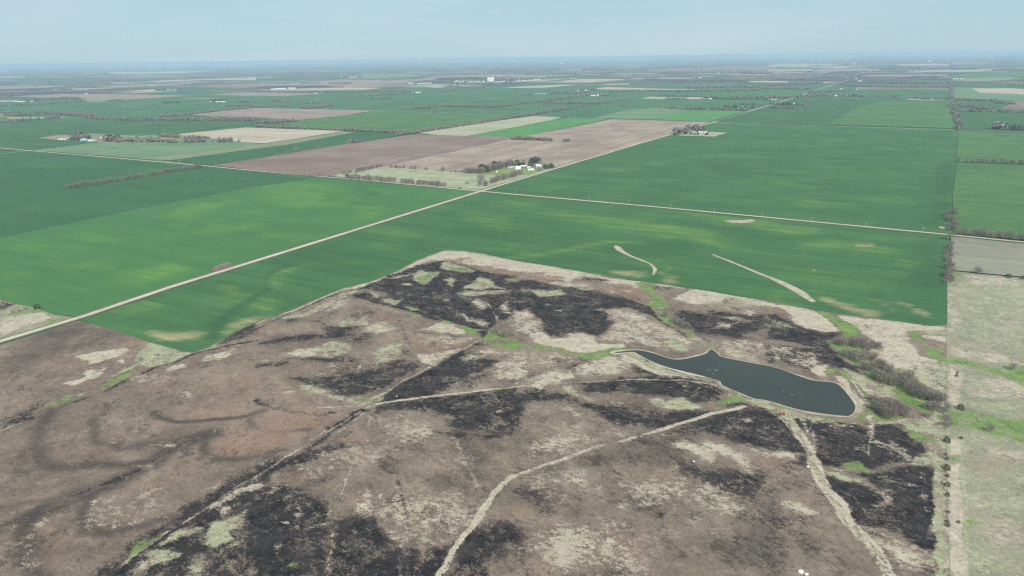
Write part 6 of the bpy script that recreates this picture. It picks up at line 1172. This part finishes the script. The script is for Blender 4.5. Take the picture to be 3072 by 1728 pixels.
for i in range(ncol):
    top = 5 if i > 3 else 3 + (i > 1)
    if i in (ncol - 1,): top = 4
    for j in range(2):
        for k in range(top):
            p = A0 + ux * (i + .5) * bw + uy * (j + .5) * bl + uy * random.uniform(-.22, .22) * (1 if k else .5)
            o = link("straw_bale", me, None, (p[0], p[1], .3 + k * bh), ang + random.uniform(-.03, .03)); tag(o, "weathered straw bale in the long roadside stack, %s layer, %s, %s part" % (("bottom", "second", "third", "fourth", "top")[k], ("road side", "field side")[j], ("left end", "left middle", "right middle", "right end")[min(3, i * 4 // ncol)]), "bale", "bales of the long roadside stack"); cnt += 1
print("bales", cnt, LS)
def z8(x, y): return np.array(g1(470 + x / 21.47, 470 + y / 21.47))
a, b = z8(340, 330), z8(930, 385); d = b - a; Lq = np.hypot(*d)
for i in range(int(Lq / 2.6)):
    p = a + d / Lq * (i + .5) * 2.6; o = link("straw_bale", me, None, (p[0], p[1], .3), math.atan2(d[1], d[0])); o.scale = (2.05, .9, 1.0); tag(o, "pale straw bale in the single low line beside the cross road", "bale", "low line of pale bales beside the cross road")
a = z8(1500, 440)
for i in range(3):
    for j in range(3):
        for k in range(4 - (i == 0)):
            o = link("straw_bale", me, None, (a[0] + (i - 1) * 2.5, a[1] + (j - 1) * 2.4, .3 + k * bh), 0); o.scale = (2.0, .94, 1.0); tag(o, "straw bale in the short square stack beside the cross road", "bale", "bales of the short square stack")

# ---------------------------------------------------------------- small things
a = g1(2346, 1244)
e = bpy.data.objects.new("livestock_feeder", None); C.objects.link(e); e.location = (a[0], a[1], .2); e.rotation_euler = (0, 0, -.08); tag(e, "rusty red livestock feeder on bare ground below the pond", "feeder")
v = []; f = []
pf = [(-.9, .55), (-1.15, 1.25), (0, 2.15), (1.15, 1.25), (.9, .55)]
for x in (-2.1, 2.1): v += [(x, y, z) for y, z in pf]
f = [(0, 1, 2, 3, 4), (9, 8, 7, 6, 5)] + [(i, 5 + i, 5 + (i + 1) % 5, (i + 1) % 5) for i in range(5)]
link("hopper", new_mesh("hopper", v, f, (M['rust'],)), e)
for s in (-1, 1):
    v = []; f = []; box(v, f, -2.2, 2.2, s * 1.35 - .22, s * 1.35 + .22, .25, .5); link("trough", new_mesh("trough", v, f, (M['rust'],)), e)
for x in (-1.9, 1.9):
    v = []; f = []; box(v, f, x - .08, x + .08, -1.3, 1.3, 0, .249); link("skid", new_mesh("skid", v, f, (M['dark'],)), e)
a = g1(2647, 1256)
e = bpy.data.objects.new("livestock_feeder", None); C.objects.link(e); e.location = (a[0], a[1], .2); e.rotation_euler = (0, 0, -.4); tag(e, "small rusty feeder under the grove below the dam", "feeder")
v = []; f = []; tube(v, f, (-1.2, 0, .55), (1.2, 0, .55), .45, .45, 10); link("drum", new_mesh("drum", v, f, (M['rust'],)), e)
v = []; f = []; box(v, f, -1.3, 1.3, -.35, .35, 0, .16); link("skid", new_mesh("skid", v, f, (M['dark'],)), e)
# rocks
def rock(name, x, y, s, label, mat='rock', zs=.6):
    bm = bmesh.new(); bmesh.ops.create_icosphere(bm, subdivisions=2, radius=1.0)
    for w_ in bm.verts:
        n_ = .8 + .35 * float(vnoise(np.array([w_.co.x * 1.7 + x]), np.array([w_.co.y * 1.7 + w_.co.z]), 3)[0]); w_.co = w_.co * n_; w_.co.z = w_.co.z * zs + .25
    me_ = bpy.data.meshes.new(name); bm.to_mesh(me_); bm.free(); me_.materials.append(M[mat]); p = g1(x, y)
    o = link(name, me_, None, (p[0], p[1], .2)); o.scale = (s, s * .8, s); tag(o, label, "rock"); return o
rock("boulder", 2402, 1718, 1.9, "large white boulder at the bottom edge, upper left one"); rock("boulder", 2419, 1725, 1.3, "smaller white boulder at the bottom edge, lower right one"); rock("boulder", 2081, 1386, .9, "white rock alone in the burnt pasture's middle right"); rock("boulder", 1190, 1190, .7, "pale rock beside the track hub"); rock("boulder", 2423, 1402, 1.0, "pale rock left of the wide green track")
# cattle: one continuous body each
def cow(x, y, rz, label, group, s=1.0):
    bm = bmesh.new()
    ch = [((-.95, 0, 1.15), .34), ((-.5, 0, 1.08), .42), ((.1, 0, 1.02), .44), ((.6, 0, 1.08), .38), ((.95, 0, 1.22), .26), ((1.25, 0, 1.15), .17), ((1.5, 0, .98), .10)]
    def ring(c, r, n=8, ax=0):
        out = []
        for k in range(n):
            t = 2 * math.pi * k / n
            out.append(bm.verts.new((c[0], c[1] + math.cos(t) * r * .8, c[2] + math.sin(t) * r) if ax == 0 else (c[0] + math.cos(t) * r, c[1] + math.sin(t) * r, c[2])))
        return out
    rs = [ring(c, r) for c, r in ch]
    for p_, q_ in zip(rs[:-1], rs[1:]):
        for k in range(8): bm.faces.new((p_[k], q_[k], q_[(k + 1) % 8], p_[(k + 1) % 8]))
    bm.faces.new(rs[0][::-1]); bm.faces.new(rs[-1])
    for lx, ly in ((-.75, .2), (-.75, -.2), (.55, .2), (.55, -.2)):
        rr = [ring((lx, ly, .95), .17, 6, 1), ring((lx + (.06 if lx < 0 else -.02), ly, .5), .09, 6, 1), ring((lx, ly, 0), .07, 6, 1)]
        for p_, q_ in zip(rr[:-1], rr[1:]):
            for k in range(6): bm.faces.new((p_[k], p_[(k + 1) % 6], q_[(k + 1) % 6], q_[k]))
    tr_ = [ring((-1.02, 0, 1.3), .05, 5, 1), ring((-1.12, 0, .55), .03, 5, 1)]
    for k in range(5): bm.faces.new((tr_[0][k], tr_[0][(k + 1) % 5], tr_[1][(k + 1) % 5], tr_[1][k]))
    me_ = bpy.data.meshes.new("cow"); bm.to_mesh(me_); bm.free(); me_.materials.append(M['black']); p = g1(x, y)
    o = link("cow", me_, None, (p[0], p[1], .22), rz); o.scale = (s, s, s); tag(o, label, "cow", group)
for (x, y, rz, w_) in ((2871.5, 1120.5, .3, "top"), (2871, 1125.5, 1.2, "middle"), (2868.5, 1131.5, 2.5, "bottom")): cow(x, y, rz, "black cow in the tan strip, the %s one of three" % w_, "black cows in the tan strip", 1.1)
for x, w_, rz in ((1413.5, "left", .1), (1420.5, "right", 3.0)): cow(x, 534.5, rz, "%s one of two black cows in the pale farm meadow" % w_, "black cows in the farm meadow", 1.1)
# birds on the pond
def bird(x, y, label, rz, s=1.0):
    bm = bmesh.new(); bmesh.ops.create_uvsphere(bm, u_segments=10, v_segments=7, radius=.5)
    for w_ in bm.verts:
        w_.co.x *= 1.5; w_.co.y *= .75; w_.co.z = w_.co.z * .55 + .15
        if w_.co.x > .5: w_.co.z += (w_.co.x - .5) * 1.6; w_.co.y *= .6
    me_ = bpy.data.meshes.new("water_bird"); bm.to_mesh(me_); bm.free(); me_.materials.append(M['bird']); p = g1(x, y)
    o = link("water_bird", me_, None, (p[0], p[1], .22), rz); o.scale = (s, s, s); tag(o, label, "bird", "white birds on the pond")
for i, (x, y, l) in enumerate([(2123.3,1110.2,"white bird on the pond, leftmost"),(2132,1111.5,"white bird on the pond, second from the left"),(2146.2,1111.6,"white bird in the close trio on the pond, left one"),(2149.9,1110.6,"white bird in the close trio on the pond, upper one"),(2152.5,1113.4,"white bird in the close trio on the pond, right one"),(2140.4,1120.9,"white bird on the pond below all the others")]): bird(x, y, l, i * 1.1, .6)
v = []; f = []; tube(v, f, (-1.6, 0, 0), (1.4, -.6, .25), .28, .16, 8); tube(v, f, (.4, -.25, .2), (.8, .3, .9), .12, .04, 6)
p = g1(2377, 1186); o = link("driftwood", new_mesh("driftwood", v, f, (M['drift'],)), None, (p[0], p[1], .24), -.5); tag(o, "grey driftwood log floating in the right part of the pond", "driftwood")
v = []; f = []; tube(v, f, (-.9, 0, 0), (.9, .2, .15), .2, .12, 8); p = g1(2350, 1176); o = link("driftwood", new_mesh("driftwood", v, f, (M['drift'],)), None, (p[0], p[1], .24), .3); tag(o, "smaller driftwood piece left of the big log in the pond", "driftwood")
# fence
fw = gp([(2841,850),(2842,965),(2839,1072),(2838,1314),(2841,1445),(2846,1594),(2849,1740)])
fe_ = bpy.data.objects.new("pasture_fence", None); C.objects.link(fe_); tag(fe_, "thin wire fence on posts between the burnt pasture and the dry grassland", "fence")
v = []; f = []; tube(v, f, (0, 0, 0), (0, 0, 1.4), .09, .08, 6); pme = new_mesh("post", v, f, (M['pole'],))
tot = sum(np.hypot(*(fw[i + 1] - fw[i])) for i in range(len(fw) - 1)); step = tot / 96; pl = []; acc = 0
for i in range(len(fw) - 1):
    d = fw[i + 1] - fw[i]; L = np.hypot(*d); t = acc
    while t < L: pl.append(fw[i] + d * t / L); t += step
    acc = t - L
for p in pl[:98]: link("post", pme, fe_, (p[0], p[1], .2))
v = []; f = []
for z in (.5, .85, 1.2):
    for i in range(len(fw) - 1): tube(v, f, (fw[i][0], fw[i][1], .2 + z), (fw[i + 1][0], fw[i + 1][1], .2 + z), .012, .012, 3)
link("wire", new_mesh("wire", v, f, (M['pole'],)), fe_)

# ---------------------------------------------------------------- haze
hz = bpy.data.meshes.new("haze"); bm = bmesh.new(); bmesh.ops.create_cube(bm, size=1.0)
for vtx in bm.verts: vtx.co.x *= 2 * RAD + 2000; vtx.co.y *= 2 * RAD + 2000; vtx.co.z = -1.5 if vtx.co.z < 0 else H + 6
bm.to_mesh(hz); bm.free()
ho = link("haze", hz); ho["kind"] = "stuff"
hm = bpy.data.materials.new("haze_air"); hm.use_nodes = True; ht = hm.node_tree; ht.nodes.clear()
hout = ht.nodes.new("ShaderNodeOutputMaterial"); hv = ht.nodes.new("ShaderNodeVolumePrincipled")
hv.inputs['Color'].default_value = (.66, .84, 1.0, 1); hv.inputs['Density'].default_value = 5.0e-5; hv.inputs['Anisotropy'].default_value = 0.0
ht.links.new(hv.outputs[0], hout.inputs['Volume']); hz.materials.append(hm)
